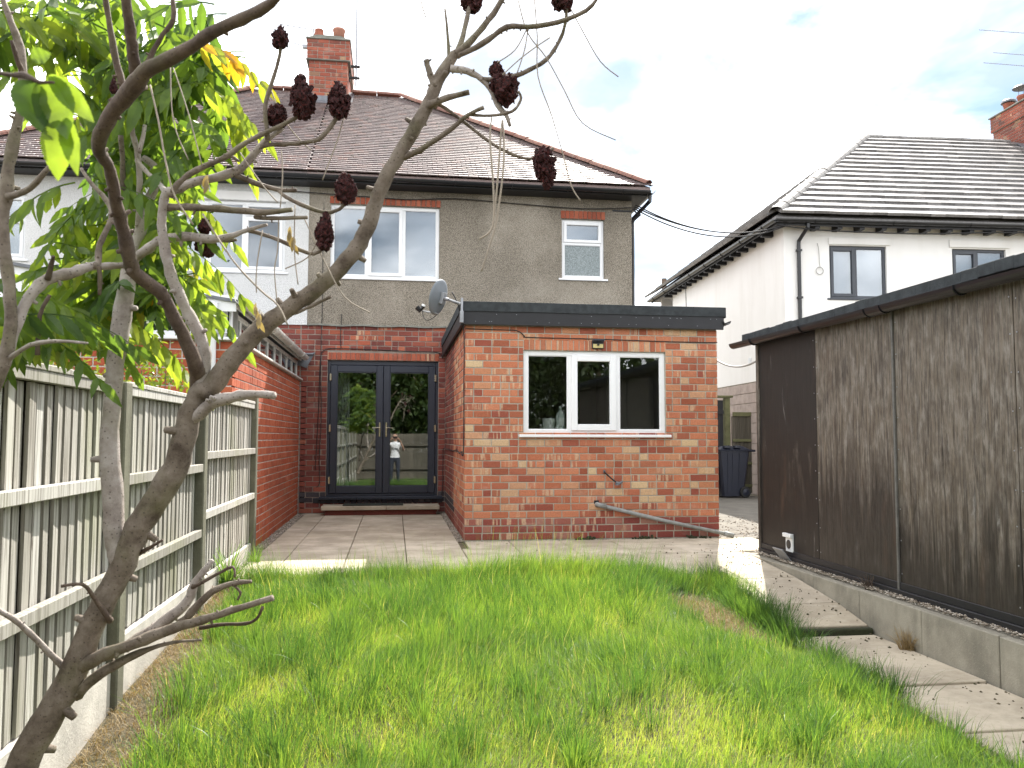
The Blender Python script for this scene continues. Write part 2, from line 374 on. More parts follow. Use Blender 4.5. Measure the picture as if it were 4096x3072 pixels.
def concrete(name, col, streak=0.4):
    def fn(t):
        p = t.pos(); a = t.noise(p, 3.5, 6, 0.65); b = t.noise(p, 70, 4, 0.7); d = t.noise(t.map(p, (7, 7, 0.9)), 1.0, 4)
        c = t.mix(t.ramp(a, [(0.38, 0.6), (0.62, 0.0)]), col, tuple(x*0.5 for x in col))
        c = t.mix(t.math('MULTIPLY', t.ramp(d, [(0.5, 0.0), (0.7, 1.0)]), streak), c, tuple(x*0.42 for x in col))
        c = t.mix(t.ramp(b, [(0.58, 0.0), (0.7, 0.35)]), c, tuple(min(1, x*1.5) for x in col))
        n = pbsdf(t, c, 0.93); n.inputs['Specular IOR Level'].default_value = 0.2; t.set(n.inputs['Normal'], t.bump(b, 0.7, 0.005)); return n
    return material(name, fn)
concrete('concrete', (0.33, 0.305, 0.25)); concrete('concrete_pale', (0.52, 0.49, 0.44), 0.25); concrete('tarmac', (0.19, 0.175, 0.15), 0.2); concrete('concrete_post', (0.17, 0.165, 0.12), 0.5)
def fence_wood(t):
    r = t.rnd(); o = t.obj(); p = t.pos()
    c = t.ramp(r, [(0, (0.29, 0.275, 0.24)), (0.5, (0.40, 0.385, 0.345)), (1, (0.50, 0.485, 0.445))])
    r2 = t.math('MULTIPLY', r, 23.0); ov = t('VectorMath', operation='ADD', i0=o, i1=t('CombineXYZ', X=r2, Y=r2, Z=r2).outputs[0]).outputs[0]
    g = t.noise(t.map(ov, (60, 60, 2.2)), 1.0, 5, 0.65, 0.4); c = t.mix(t.ramp(g, [(0.36, 0.75), (0.56, 0.0)]), c, (0.11, 0.095, 0.075))
    kn = t('TexVoronoi', Vector=t.map(ov, (9, 9, 2.4)), Scale=1.0); c = t.mix(t.ramp(kn.outputs['Distance'], [(0.03, 0.8), (0.10, 0.0)]), c, (0.07, 0.05, 0.035))
    al = t.noise(t.map(p, (2.2, 2.2, 1.1)), 1.0, 5); c = t.mix(t.ramp(al, [(0.50, 0.0), (0.72, 0.45)]), c, (0.20, 0.21, 0.10))
    n = pbsdf(t, c, 0.85); n.inputs['Specular IOR Level'].default_value = 0.25; t.set(n.inputs['Normal'], t.bump(g, 0.5, 0.004)); return n
material('fence_wood', fence_wood)
def fence_dark(t):
    r = t.rnd(); o = t.obj(); g = t.noise(t.map(o, (40, 40, 2.0)), 1.0, 5)
    c = t.ramp(r, [(0, (0.085, 0.075, 0.055)), (1, (0.15, 0.13, 0.10))]); c = t.mix(t.ramp(g, [(0.4, 0.6), (0.6, 0)]), c, (0.04, 0.035, 0.025))
    return pbsdf(t, c, 0.85)
material('fence_dark', fence_dark)
plain('post_green', (0.155, 0.155, 0.075), 0.9, 0.6, 8)
def shed_panel(t):
    r = t.rnd(); p = t.pos(); rr = t.math('MULTIPLY', r, 40.0); off = t('CombineXYZ', X=rr, Y=rr, Z=rr).outputs[0]
    pv = t('VectorMath', operation='ADD', i0=p, i1=off).outputs[0]
    oc = t('SeparateColor', Color=t('ObjectInfo').outputs['Color']); amt = oc.outputs[0]; low = oc.outputs[1]
    fine = t.noise(t.map(pv, (55, 55, 3.2)), 1.0, 7, 0.72, 0.8); st = t.noise(t.map(pv, (7, 7, 0.9)), 1.0, 7, 0.75, 0.9)
    mot = t.noise(t.map(pv, (16, 16, 6)), 1.0, 6, 0.7); big = t.noise(t.map(pv, (1.5, 1.5, 0.9)), 1.0, 5, 0.62, 0.8); drip = t.noise(t.map(pv, (16, 16, 0.4)), 1.0, 6, 0.65, 0.3)
    z = t('SeparateXYZ', Vector=p).outputs['Z']
    hgt = t.math('ADD', z, t.math('MULTIPLY', t.math('SUBTRACT', drip, 0.5), 2.2))
    band = t.ramp(t.math('SUBTRACT', hgt, low), [(0.0, 0.0), (0.55, 1.0)])
    w = t.math('ADD', t.math('ADD', t.math('MULTIPLY', big, 1.1), t.math('MULTIPLY', st, 0.55)), t.math('SUBTRACT', t.math('MULTIPLY', amt, 0.9), 0.80))
    m = t.math('MULTIPLY', t.ramp(w, [(0.36, 0.0), (0.58, 1.0)]), t.math('ADD', t.math('MULTIPLY', band, 0.85), 0.15))
    m = t.math('MULTIPLY', m, t.ramp(t.math('ADD', t.math('MULTIPLY', fine, .72), t.math('MULTIPLY', mot, .28)), [(0.38, 0.15), (0.56, 1.0)]))
    grey = t.ramp(mot, [(0.3, (0.155, 0.122, 0.085)), (0.5, (0.165, 0.138, 0.110)), (0.7, (0.235, 0.212, 0.185))])
    c = t.mix(m, t.ramp(fine, [(0.3, (0.010, 0.008, 0.007)), (0.7, (0.024, 0.019, 0.016))]), grey)
    rust = t.noise(t.map(pv, (6, 6, 1.2)), 1.0, 5); c = t.mix(t.ramp(rust, [(0.58, 0.0), (0.74, 0.4)]), c, (0.080, 0.045, 0.028))
    scu = t.noise(t.map(pv, (1, 9, 1.6), rot=(0.55, 0, 0)), 1.0, 6, 0.7, 1.2); scm = t.math('MULTIPLY', t.ramp(scu, [(0.60, 0.0), (0.70, 0.75)]), t.ramp(t.noise(pv, 1.5, 2), [(0.50, 0.0), (0.62, 1.0)]))
    c = t.mix(t.math('MULTIPLY', scm, t.ramp(mot, [(0.4, 0.1), (0.6, 1.0)])), c, (0.26, 0.25, 0.235))
    n = pbsdf(t, c, 0.55); n.inputs['Specular IOR Level'].default_value = 0.4; t.set(n.inputs['Normal'], t.bump(t.math('ADD', fine, st), 0.2, 0.002)); return n
material('shed_panel', shed_panel)
def soil(t):
    p = t.pos(); a = t.noise(p, 3.2, 6, 0.65); b = t.noise(p, 60, 5, 0.7)
    c = t.ramp(a, [(0.32, (0.055, 0.060, 0.020)), (0.5, (0.12, 0.10, 0.055)), (0.68, (0.21, 0.165, 0.10))]); c = t.mix(t.ramp(b, [(0.4, 0.6), (0.6, 0.0)]), c, (0.045, 0.036, 0.022))
    n = pbsdf(t, c, 0.95); t.set(n.inputs['Normal'], t.bump(b, 1.0, 0.02)); return n
material('soil', soil)
def stone(t):
    r = t.rnd(); return pbsdf(t, t.ramp(r, [(0, (0.11, 0.085, 0.06)), (0.4, (0.24, 0.20, 0.155)), (0.75, (0.36, 0.31, 0.25)), (1, (0.52, 0.48, 0.43))]), 0.85)
material('stone', stone)
def leafy(name, stops, trans=0.5, rough=0.42, veins=True, tscale=1.6):
    def fn(t):
        r = t('Attribute', attribute_name='rnd').outputs['Fac']; c = t.ramp(r, stops); p = t.pos()
        c = t.mix(t.ramp(t.noise(p, 22, 3), [(0.4, 0.35), (0.65, 0.0)]), c, tuple(x*0.5 for x in stops[0][1]))
        b = pbsdf(t, c, rough); b.inputs['Specular IOR Level'].default_value = 0.35
        tl = t('BsdfTranslucent', Color=t.mix(1.0, c, (tscale*1.15, tscale, tscale*0.35), 'MULTIPLY'))
        return t('MixShader', i0=trans, i1=b.outputs[0], i2=tl.outputs[0])
    return material(name, fn)
leafy('sumac_leaf', [(0, (0.045, 0.095, 0.032)), (0.5, (0.115, 0.195, 0.042)), (0.85, (0.195, 0.27, 0.052)), (0.93, (0.22, 0.23, 0.035)), (1, (0.34, 0.21, 0.03))], 0.58, 0.45, tscale=2.1)
leafy('shrub_leaf', [(0, (0.07, 0.12, 0.020)), (0.5, (0.13, 0.19, 0.030)), (1, (0.22, 0.27, 0.05))], 0.45, 0.35)
leafy('dark_leaf', [(0, (0.030, 0.060, 0.014)), (1, (0.075, 0.115, 0.028))], 0.35, 0.5)
leafy('grass_blade', [(0, (0.055, 0.135, 0.048)), (0.35, (0.115, 0.225, 0.062)), (0.65, (0.20, 0.330, 0.075)), (0.92, (0.29, 0.39, 0.11)), (1, (0.46, 0.43, 0.26))], 0.48, 0.42, tscale=1.65)
leafy('dry_grass', [(0, (0.24, 0.17, 0.085)), (0.6, (0.36, 0.27, 0.15)), (1, (0.45, 0.37, 0.22))], 0.25, 0.7, tscale=1.0)
def bark(name, dark, mid, pale, green):
    def fn(t):
        p = t.pos(); o = t.obj(); a = t.noise(p, 13, 7, 0.72); b = t.noise(p, 130, 4, 0.7)
        c = t.ramp(a, [(0.34, dark), (0.48, mid), (0.66, pale)])
        g = t.noise(p, 6, 4); c = t.mix(t.ramp(g, [(0.52, 0.0), (0.72, 0.5)]), c, green)
        v = t('TexVoronoi', Vector=p, Scale=75.0); c = t.mix(t.ramp(v.outputs['Distance'], [(0.12, 0.7), (0.22, 0.0)]), c, (0.05, 0.036, 0.028))
        n = pbsdf(t, c, 0.8); n.inputs['Specular IOR Level'].default_value = 0.3; t.set(n.inputs['Normal'], t.bump(t.math('ADD', t.math('MULTIPLY', a, 1.5), b), 0.6, 0.004)); return n
    return material(name, fn)
bark('bark_brown', (0.075, 0.056, 0.042), (0.155, 0.125, 0.097), (0.255, 0.215, 0.175), (0.16, 0.165, 0.07))
bark('bark_grey', (0.20, 0.165, 0.145), (0.32, 0.28, 0.25), (0.44, 0.40, 0.37), (0.20, 0.19, 0.11))
bark('bark_dark', (0.055, 0.038, 0.030), (0.095, 0.068, 0.052), (0.16, 0.12, 0.09), (0.10, 0.10, 0.04))
plain('strand', (0.34, 0.29, 0.23), 0.85, 0.3, 20)
def fruit(t):
    p = t.pos(); b = t.noise(p, 170, 4, 0.7); c = t.ramp(b, [(0.35, (0.010, 0.004, 0.004)), (0.55, (0.052, 0.008, 0.008)), (0.75, (0.19, 0.030, 0.022))])
    n = pbsdf(t, c, 0.95); t.set(n.inputs['Normal'], t.bump(b, 1.0, 0.008)); return n
material('sumac_fruit', fruit)
M = MATS
# ------------------------------------------------------------------ ground
def lerp(x, pts):
    return float(np.interp(x, [p[0] for p in pts], [p[1] for p in pts]))
LPROF = [(-30, -0.40), (0, -0.40), (3.0, -0.33), (4.2, -0.25), (4.8, -0.17), (7.3, -0.045), (7.5, -0.035)]
RPROF = [(-30, -0.42), (4.0, -0.40), (6.2, -0.385), (6.5, -0.33), (8.7, -0.07), (8.8, -0.05)]
def ground_z(x, y):
    a = lerp(y, LPROF); b = lerp(y, RPROF); t = min(1, max(0, (x-2.0)/1.2))
    if x > 4.1 and y < 9: b = -0.10 if y > 6 else b
    return a*(1-t) + b*t
gx = sorted(set(list(np.linspace(-90, -3, 8)) + list(np.linspace(-3, 6, 46)) + list(np.linspace(6, 150, 10))))
gy = sorted(set(list(np.linspace(-60, -2, 7)) + list(np.linspace(-2, 10, 61)) + list(np.linspace(10, 400, 12))))
gv = [(x, y, ground_z(x, y) + (0.012*mnoise.noise(Vector((x*2, y*2, 0))) if -2 < x < 3.2 and 0 < y < 7.3 else 0)) for y in gy for x in gx]
nx = len(gx); gf = [(j*nx+i, j*nx+i+1, (j+1)*nx+i+1, (j+1)*nx+i) for j in range(len(gy)-1) for i in range(nx-1)]
mb = MB(); mb.add(gv, gf); ground = mb.build('ground', M['soil'], None, origin=(0, 0, 0)); tag(ground, kind='structure')

# driveway beside the extension
mb = MB(); mb.box(4.04, 7.6, 9.86, 40, -0.045, -0.006); drv = mb.build('driveway', M['tarmac']); tag(drv, kind='structure')
# patio: bedding and slabs
pat = MB(); pat.box(-1.53, 0.82, 9.26, 13.78, -0.06, -0.022); pat.box(-1.53, 4.06, 8.64, 9.88, -0.061, -0.024); pat.box(-1.53, 2.57, 7.42, 8.64, -0.0615, -0.0245); pat.box(4.06, 4.75, 8.75, 9.86, -0.061, -0.024)
patio = pat.build('patio', M['soil']); tag(patio, kind='structure')
_slab = {}
def slab(parent, x0, x1, y0, y1, z=0.0, name='paving_slab', tilt=None):
    k = (round(x1-x0, 3), round(y1-y0, 3))
    if k not in _slab:
        v, f = cbox_data(k[0]/2, k[1]/2, 0.02, 0.005); m = MB(); m.add(v, f); _slab[k] = m.mesh('slab', M['slab'])
    rx, ry = R.uniform(-.002, .002), R.uniform(-.002, .002)
    if tilt is not None: rx += tilt
    return inst(name, _slab[k], ((x0+x1)/2, (y0+y1)/2, z-0.02+R.uniform(-.0015, .0015)), parent, (rx, ry, R.uniform(-.002, .002)))
rows = [9.25, 9.86, 10.51, 11.16, 11.80, 12.44, 13.07, 13.42]
cols = [-1.41, -1.08, -0.475, 0.135, 0.755]
for i in range(4):
    off = (0, 0.04, -0.02, 0.03)[i]
    for j in range(len(rows)-1):
        y0 = rows[j]+(off if j > 0 else 0); y1 = rows[j+1]+(off if j < len(rows)-2 else 0)
        slab(patio, cols[i]+.004, cols[i+1]-.004, y0+.004, y1-.004)
slab(patio, -1.41, -1.084, 13.43, 13.77)
cols2 = [-1.41, -1.08, -0.475, 0.135, 0.755, 1.36, 1.97, 2.58, 3.19, 3.80]
for i in range(len(cols2)-1):
    for y0, y1 in ((8.64, 9.25), (8.03, 8.64), (7.42, 8.03)):
        if cols2[i] > 2.5 and y1 < 8.7: continue
        slab(patio, cols2[i]+.004, cols2[i+1]-.004, y0+.004, y1-.004)
for i in range(5, len(cols2)-1): slab(patio, cols2[i]+.004, cols2[i+1]-.004, 9.258, 9.86)
slab(patio, 0.84, 1.356, 9.258, 9.86)
slab(patio, 3.804, 4.42, 9.258, 9.86); slab(patio, 3.804, 4.42, 8.72, 9.25); slab(patio, 4.428, 4.74, 8.9, 9.6)
# path along the shed wall, ramping down then a step
pathm = MB(); pathm.add([(3.0, 8.6, -0.035), (3.79, 8.6, -0.035), (3.79, 6.28, -0.33), (3.0, 6.28, -0.33)], [(0, 3, 2, 1)]); pathm.box(3.0, 3.79, 1.0, 6.22, -0.45, -0.375)
path = pathm.build('path', M['soil']); tag(path, kind='structure')
ramp = [(8.62, 0.0), (7.48, -0.085), (6.74, -0.175), (6.28, -0.265)]
for (ya, za), (yb, zb) in zip(ramp[:-1], ramp[1:]):
    L = math.hypot(ya-yb, za-zb); k = ('r', round(L, 3))
    xa = 2.585 if ya > 8 else 3.10; v, f = cbox_data((3.79-xa)/2, L/2-.004, 0.025, 0.006); m = MB(); m.add(v, f)
    inst('paving_slab', m.mesh('slab', M['slab']), ((3.79+xa)/2, (ya+yb)/2, (za+zb)/2-0.025), path, (math.atan2(za-zb, ya-yb), 0, R.uniform(-.006, .006)))
m = MB(); m.box(3.0, 3.79, 6.20, 6.262, -0.40, -0.275, .008); m.build('step_riser', M['moss'], path)
for y0, y1, z in ((4.93, 6.19, -0.318), (4.15, 4.92, -0.333), (3.35, 4.14, -0.342), (2.5, 3.34, -0.35)):
    slab(path, 3.02, 3.785, y0, y1, z)

# loose stones
def pebbles(name, label, cat, spots, mat, size=(0.006, 0.014), parent=None, zs=0.55):
    rr = np.random.RandomState(len(spots)); n = len(spots); spots = np.array(spots)
    base = np.array([(1, 0, 0), (-1, 0, 0), (0, 1, 0), (0, -1, 0), (0, 0, 1), (0, 0, -1)], float)
    fc = np.array([(0, 2, 4), (2, 1, 4), (1, 3, 4), (3, 0, 4), (2, 0, 5), (1, 2, 5), (3, 1, 5), (0, 3, 5)])
    s = rr.uniform(size[0], size[1], (n, 1, 1))*rr.uniform(0.6, 1.3, (n, 6, 1)); b = base[None]*s; b[:, :, 2] *= zs
    a = rr.uniform(0, 6.28, n); c, sn = np.cos(a)[:, None], np.sin(a)[:, None]
    x = b[:, :, 0]*c - b[:, :, 1]*sn; y = b[:, :, 0]*sn + b[:, :, 1]*c
    V = np.stack([x, y, b[:, :, 2]], 2) + spots[:, None, :]
    F = (fc[None] + (np.arange(n)*6)[:, None, None]).reshape(-1, 3)
    me = bpy.data.meshes.new(name); me.from_pydata(V.reshape(-1, 3).tolist(), [], F.tolist()); me.materials.append(mat)
    at_ = me.attributes.new('rnd', 'FLOAT', 'FACE'); at_.data.foreach_set('value', np.repeat(rr.uniform(0, 1, n), 8))
    o = inst(name, me, (0, 0, 0), parent); return tag(o, label, cat, kind='stuff')
rr = random.Random(5)
sp = [(rr.uniform(-1.535, -1.405), rr.uniform(8.3, 13.78), -0.012+rr.uniform(0, .014)) for _ in range(2600)]
sp += [(rr.uniform(-1.53, -1.40)+.05*rr.random(), rr.uniform(7.4, 8.6), -0.01+rr.uniform(0, .01)) for _ in range(300)]
sp += [(rr.uniform(0.755, 0.835), rr.uniform(9.9, 13.78), -0.012+rr.uniform(0, .014)) for _ in range(1500)]
sp += [(rr.uniform(0.83, 4.0), 9.885+rr.uniform(-.03, .01), rr.uniform(-.01, .0)) for _ in range(500)]
pebbles('gravel', 'narrow strips of brown gravel along the foot of the brick walls', 'gravel', sp, M['stone'])
sp = [(rr.uniform(3.87, 3.965), rr.uniform(2.7, 8.6), -0.005+rr.uniform(0, .015)) for _ in range(2600)]
pebbles('gravel', 'pale gravel in the gap between the low concrete wall and dark shed', 'gravel', sp, M['stone'])
sp = [(3.05+0.73*rr.random()**0.5, y, lerp(y, [(2, -.345), (4.9, -.333), (6.2, -.315), (6.24, -.31), (6.28, -.262), (6.74, -.172), (7.48, -.08), (8.62, .003)])+.004) for y in [rr.uniform(3.2, 8.8) for _ in range(230)]]
sp += [(rr.uniform(2.9, 4.4), rr.uniform(8.3, 9.3), .004) for _ in range(45)]
pebbles('soil_crumb', 'dark crumbs of soil scattered over the path slabs', 'soil', sp, M['soil'], (0.004, 0.013), zs=.7)
sp = [(rr.uniform(4.04, 5.4), rr.uniform(9.7, 12.5), .0) for _ in range(420)]
pebbles('gravel', 'scattered gravel and moss on the driveway beside the extension', 'gravel', sp, M['stone'], (0.006, 0.02))

# ------------------------------------------------------------------ brickwork
_bm = {}
def brick_mesh(L, H, mat, D=0.05):
    k = (round(L, 2), round(H, 3), mat.name, R.randrange(3))
    if k not in _bm:
        v, f = cbox_data(k[0]/2, D/2, H/2, 0.004); q = random.Random(str(k))
        v = [(x+q.uniform(-.0018, .0018), y+D/2+q.uniform(0, .001), z+q.uniform(-.0018, .0018)) for x, y, z in v]
        m = MB(); m.add(v, f); _bm[k] = m.mesh('brick', mat)
    return _bm[k]
def brick_list(u0, u1, z0, n, ch, pitch, openings=(), jo=0.0125, headers=0.12, seed=1, zmax=None):
    q = random.Random(seed); out = []
    for i in range(n):
        za, zb = z0+i*ch, z0+(i+1)*ch; zc = (za+zb)/2
        iv = [(u0, u1)]
        for (a, b, c, d) in openings:
            if c < zc < d:
                nv = []
                for (s, e) in iv:
                    if a > s: nv.append((s, min(a, e)))
                    if b < e: nv.append((max(b, s), e))
                iv = [w for w in nv if w[1]-w[0] > 0.03]
        off = (i % 2)*pitch/2 + q.uniform(-.004, .004)
        for (s, e) in iv:
            cuts = []; x = u0 - pitch + off
            while x < e:
                if x > s+0.05 and x < e-0.05: cuts.append(x)
                if q.random() < headers and s+.05 < x+pitch/2 < e-.05: cuts.append(x+pitch/2+q.uniform(-.006, .006))
                x += pitch
            cuts = [s]+sorted(cuts)+[e]
            for a, b in zip(cuts[:-1], cuts[1:]):
                if b-a > 0.03: out.append(((a+b)/2, zc, b-a-jo, ch-jo))
    return out
def lay(parent, bricks, face, th, matf, limit=300, prefer=None, stuff_parent=None):
    """face(u, z) -> world point on the wall face; th = rotation of the wall about Z"""
    idx = list(range(len(bricks)))
    if len(idx) > limit:
        idx.sort(key=prefer or (lambda i: -bricks[i][2])); rest = idx[limit:]; idx = idx[:limit]
    else: rest = []
    for i in idx:
        u, z, L, H = bricks[i]; m = matf(u, z); p = Vector(face(u, z)); n = Vector((math.sin(th), -math.cos(th), 0))
        o = inst('brick', brick_mesh(L, H, m), p + n*R.uniform(-.0015, .002), parent, (R.uniform(-.004, .004), R.uniform(-.006, .006), th+R.uniform(-.006, .006)))
        o.scale.x = L/round(L, 2)
    if rest:
        m = MB(); slots = []; q = random.Random(3)
        ux = Vector((math.cos(th), math.sin(th), 0)); n = Vector((math.sin(th), -math.cos(th), 0))
        for i in rest:
            u, z, L, H = bricks[i]; mt = matf(u, z)
            if mt not in slots: slots.append(mt)
            m.m = slots.index(mt); m.rv = q.random(); p = Vector(face(u, z)) + n*q.uniform(-.0015, .002)
            m.obox(p - n*0.025, ux*(L/2), n*0.025, Vector((0, 0, H/2)), 0.003)
        o = m.build('brickwork', slots, stuff_parent or parent); tag(o, kind='stuff')

# windows -----------------------------------------------------------
def window(parent, xf, u0, u1, z0, z1, lights, fm, gm, sill=True, fw=0.055, depth=0.06, proud=0.0, blind=None, bd=0.09, name='window', sillm=None, sill_over=0.06):
    """xf(u, d, z) -> world, d into the wall. lights: (ua, ub, za, zb, sash, glassmat) as fractions of width and height"""
    w, h = u1-u0, z1-z0
    m = MB(xf); d0 = proud
    m.box(u0, u0+fw, d0, d0+depth, z0, z1, .004); m.box(u1-fw, u1, d0, d0+depth, z0, z1, .004)
    m.box(u0+fw, u1-fw, d0+.001, d0+depth, z1-fw, z1, .004); m.box(u0+fw, u1-fw, d0+.001, d0+depth, z0, z0+fw, .004)
    us = sorted({round(l[0], 4) for l in lights} | {round(l[1], 4) for l in lights}); zs = sorted({round(l[2], 4) for l in lights} | {round(l[3], 4) for l in lights})
    for a in us[1:-1]: m.box(u0+a*w-fw*.5, u0+a*w+fw*.5, d0+.003, d0+depth-.003, z0+fw, z1-fw, .004)
    for a in zs[1:-1]:
        for l in lights:
            if abs(l[2]-a) < 1e-3: m.box(u0+l[0]*w+fw*.5, u0+l[1]*w-fw*.5, d0+.004, d0+depth-.004, z0+a*h-fw*.5, z0+a*h+fw*.5, .004)
    fo = m.build(name, fm, parent); fix_normals(fo)
    for l in lights:
        a, b = u0+l[0]*w + (fw if l[0] < .01 else fw*.5), u0+l[1]*w - (fw if l[1] > .99 else fw*.5)
        c, e = z0+l[2]*h + (fw if l[2] < .01 else fw*.5), z0+l[3]*h - (fw if l[3] > .99 else fw*.5)
        if l[4]:
            s = MB(xf); sw = l[4]; a0, b0, c0, e0 = a-.012, b+.012, c-.012, e+.012
            s.box(a0, a0+sw, d0-.016, d0+depth*.6, c0, e0, .004); s.box(b0-sw, b0, d0-.016, d0+depth*.6, c0, e0, .004)
            s.box(a0+sw, b0-sw, d0-.015, d0+depth*.6, e0-sw, e0, .004); s.box(a0+sw, b0-sw, d0-.015, d0+depth*.6, c0, c0+sw, .004)
            so_ = s.build('sash', fm, fo); fix_normals(so_)
            a, b, c, e = a0+sw-.004, b0-sw+.004, c0+sw-.004, e0-sw+.004
        g = MB(xf); gd = d0+depth*.35; g.box(a-.006, b+.006, gd, gd+.006, c-.006, e+.006)
        go = g.build('glass_pane', l[5] if len(l) > 5 and l[5] else gm, fo); fix_normals(go)
        k = MB(xf); bw = .008
        k.box(a-.004, a+bw, d0+depth*.15, gd-.001, c-.004, e+.004); k.box(b-bw, b+.004, d0+depth*.15, gd-.001, c-.004, e+.004)
        k.box(a+bw, b-bw, d0+depth*.16, gd-.001, e-bw, e+.004); k.box(a+bw, b-bw, d0+depth*.16, gd-.001, c-.004, c+bw)
        ko = k.build('glazing_bead', fm, fo); fix_normals(ko)
    if sill:
        s = MB(xf); s.box(u0-sill_over, u1+sill_over, d0-.075, d0+depth, z0-.035, z0-.001, .006); so_ = s.build('window_sill', sillm or fm, fo); fix_normals(so_)
    if blind is not None:  # sheet behind the glass; its colour carries blinds, sky reflection and interior shade
        s = MB(xf); s.box(u0-.03, u1+.03, d0+bd, d0+bd+.012, z0-.03, z1+.03); so_ = s.build('blind', blind, fo); fix_normals(so_)
    return fo
front = lambda Y: (lambda u, d, z: (u, Y+d, z))

# roof tiles ---------------------------------------------------------
def roof_tiles(parent, O, U, Sv, rows, gauge, width, rng, mat, th=0.012, limit=300, seed=1, over=0.06, lap=1.6, sel=None, wob=0.006):
    """O eaves origin, U along eaves, Sv up the slope; rng(s) -> (u0, u1)"""
    O, U, Sv = Vector(O), Vector(U).normalized(), Vector(Sv).normalized(); Nn = U.cross(Sv).normalized()
    q = random.Random(seed); T = []
    for i in range(rows):
        s = i*gauge; a, b = rng(s+gauge*.5); off = (i % 2)*width/2
        k0 = math.floor((a-off)/width)
        for k in range(k0, math.ceil((b-off)/width)):
            ua, ub = max(a, off+k*width), min(b, off+(k+1)*width)
            if ub-ua > 0.03: T.append(((ua+ub)/2, s, ub-ua-.003, q.uniform(-wob, wob)))
    L = gauge*lap; tilt = th/gauge*1.0
    def frame(u, s, j):
        c = O + U*u + Sv*(s + L/2 - over*0 + j) + Nn*(th*0.9 + th*.35)
        ex = (Sv - Nn*tilt*0.9).normalized(); return c, ex
    ids = list(range(len(T)))
    if limit is not None and len(ids) > limit: ids.sort(key=sel or (lambda i: T[i][1]*1000 + abs(T[i][0]-1.5))); rest = ids[limit:]; ids = ids[:limit]
    else: rest = []
    if limit == 0: rest = list(range(len(T))); ids = []
    cache = {}
    for i in ids:
        u, s, w, j = T[i]; k = round(w, 2)
        if k not in cache:
            m = MB(); m.obox((0, 0, 0), (max(k, .01)/2, 0, 0), (0, L/2, 0), (0, 0, th/2), .0015); cache[k] = m.mesh('tile', mat)
        c, ex = frame(u, s, j); n2 = U.cross(ex).normalized()
        o = inst('roof_tile', cache[k], c, parent); Mx = Matrix((U, ex, n2)).transposed(); o.rotation_euler = (Mx @ Matrix.Rotation(q.uniform(-.006, .006), 3, 'Z') @ Matrix.Rotation(q.uniform(-.012, .012), 3, 'Y')).to_euler()
    if rest:
        m = MB()
        for i in rest:
            u, s, w, j = T[i]; c, ex = frame(u, s, j); n2 = U.cross(ex).normalized(); m.rv = q.random()
            r = q.uniform(-.012, .012); m.obox(c, (U+n2*r)*(w/2), ex*(L/2), n2*(th/2))
        o = m.build('roof_tiling', mat, parent); tag(o, kind='stuff')
    return T
def ridge_tiles(parent, A, B, mat, L=0.32, r=0.115, name='ridge_tile', flat=0.75):
    A, B = Vector(A), Vector(B); d = B-A; n = max(1, round(d.length/L)); L = d.length/n; t = d.normalized()
    side = t.cross(Vector((0, 0, 1))).normalized(); up = side.cross(t)
    m = MB(); v = []; N = 8
    for s, rr_ in ((-L/2+.003, r*1.02), (L/2-.003, r*0.98)):
        for k in range(N+1):
            a = math.pi*k/N; v.append((math.cos(a)*rr_, s, math.sin(a)*rr_*flat))
        for k in range(N, -1, -1):
            a = math.pi*k/N; v.append((math.cos(a)*(rr_-.016), s, math.sin(a)*(rr_-.016)*flat))
    c = 2*(N+1); f = [(k, (k+1) % c, (k+1) % c+c, k+c) for k in range(c)] + [tuple(range(c)), tuple(range(2*c-1, c-1, -1))]
    m.add(v, f); me = m.mesh('ridge', mat); Mx = Matrix((side, t, up)).transposed()
    for i in range(n):
        inst(name, me, A + t*(L*(i+.5)) + up*R.uniform(-.006, .006), parent, (Mx @ Matrix.Rotation(R.uniform(-.02, .02), 3, 'Z') @ Matrix.Rotation(R.uniform(-.02, .02), 3, 'X')).to_euler())
def gutter(parent, A, B, r=0.056, mat=None, name='gutter', brackets=0, n=8, out=None):
    """half-round channel from A to B, open at the top"""
    A, B = Vector(A), Vector(B); t = (B-A).normalized(); side = t.cross(Vector((0, 0, 1))).normalized(); m = MB(); v = []
    for P in (A, B):
        for rr_ in (r, r-.006):
            for k in range(n+1):
                a = math.pi + math.pi*k/n; v.append(tuple(P + side*math.cos(a)*rr_ + Vector((0, 0, 1))*math.sin(a)*rr_))
    c = n+1; f = []
    for k in range(n): f += [(k, k+1, 2*c+k+1, 2*c+k), (c+k, 3*c+k, 3*c+k+1, c+k+1), (k, c+k, c+k+1, k+1), (2*c+k, 2*c+k+1, 3*c+k+1, 3*c+k)]
    f += [(0, 2*c, 3*c, c), (n, c+n, 3*c+n, 2*c+n)]
    m.add(v, f); g = m.build(name, mat, parent); fix_normals(g); g.data.polygons.foreach_set('use_smooth', [False]*len(g.data.polygons))
    for i in range(brackets):
        P = A.lerp(B, (i+.5)/brackets); b = MB(); b.tube([P + side*math.cos(math.pi+math.pi*k/8)*(r+.006) + Vector((0, 0, 1))*math.sin(math.pi+math.pi*k/8)*(r+.006) for k in range(9)], .008, 5)
        b.build('gutter_bracket', mat, g)
    return g
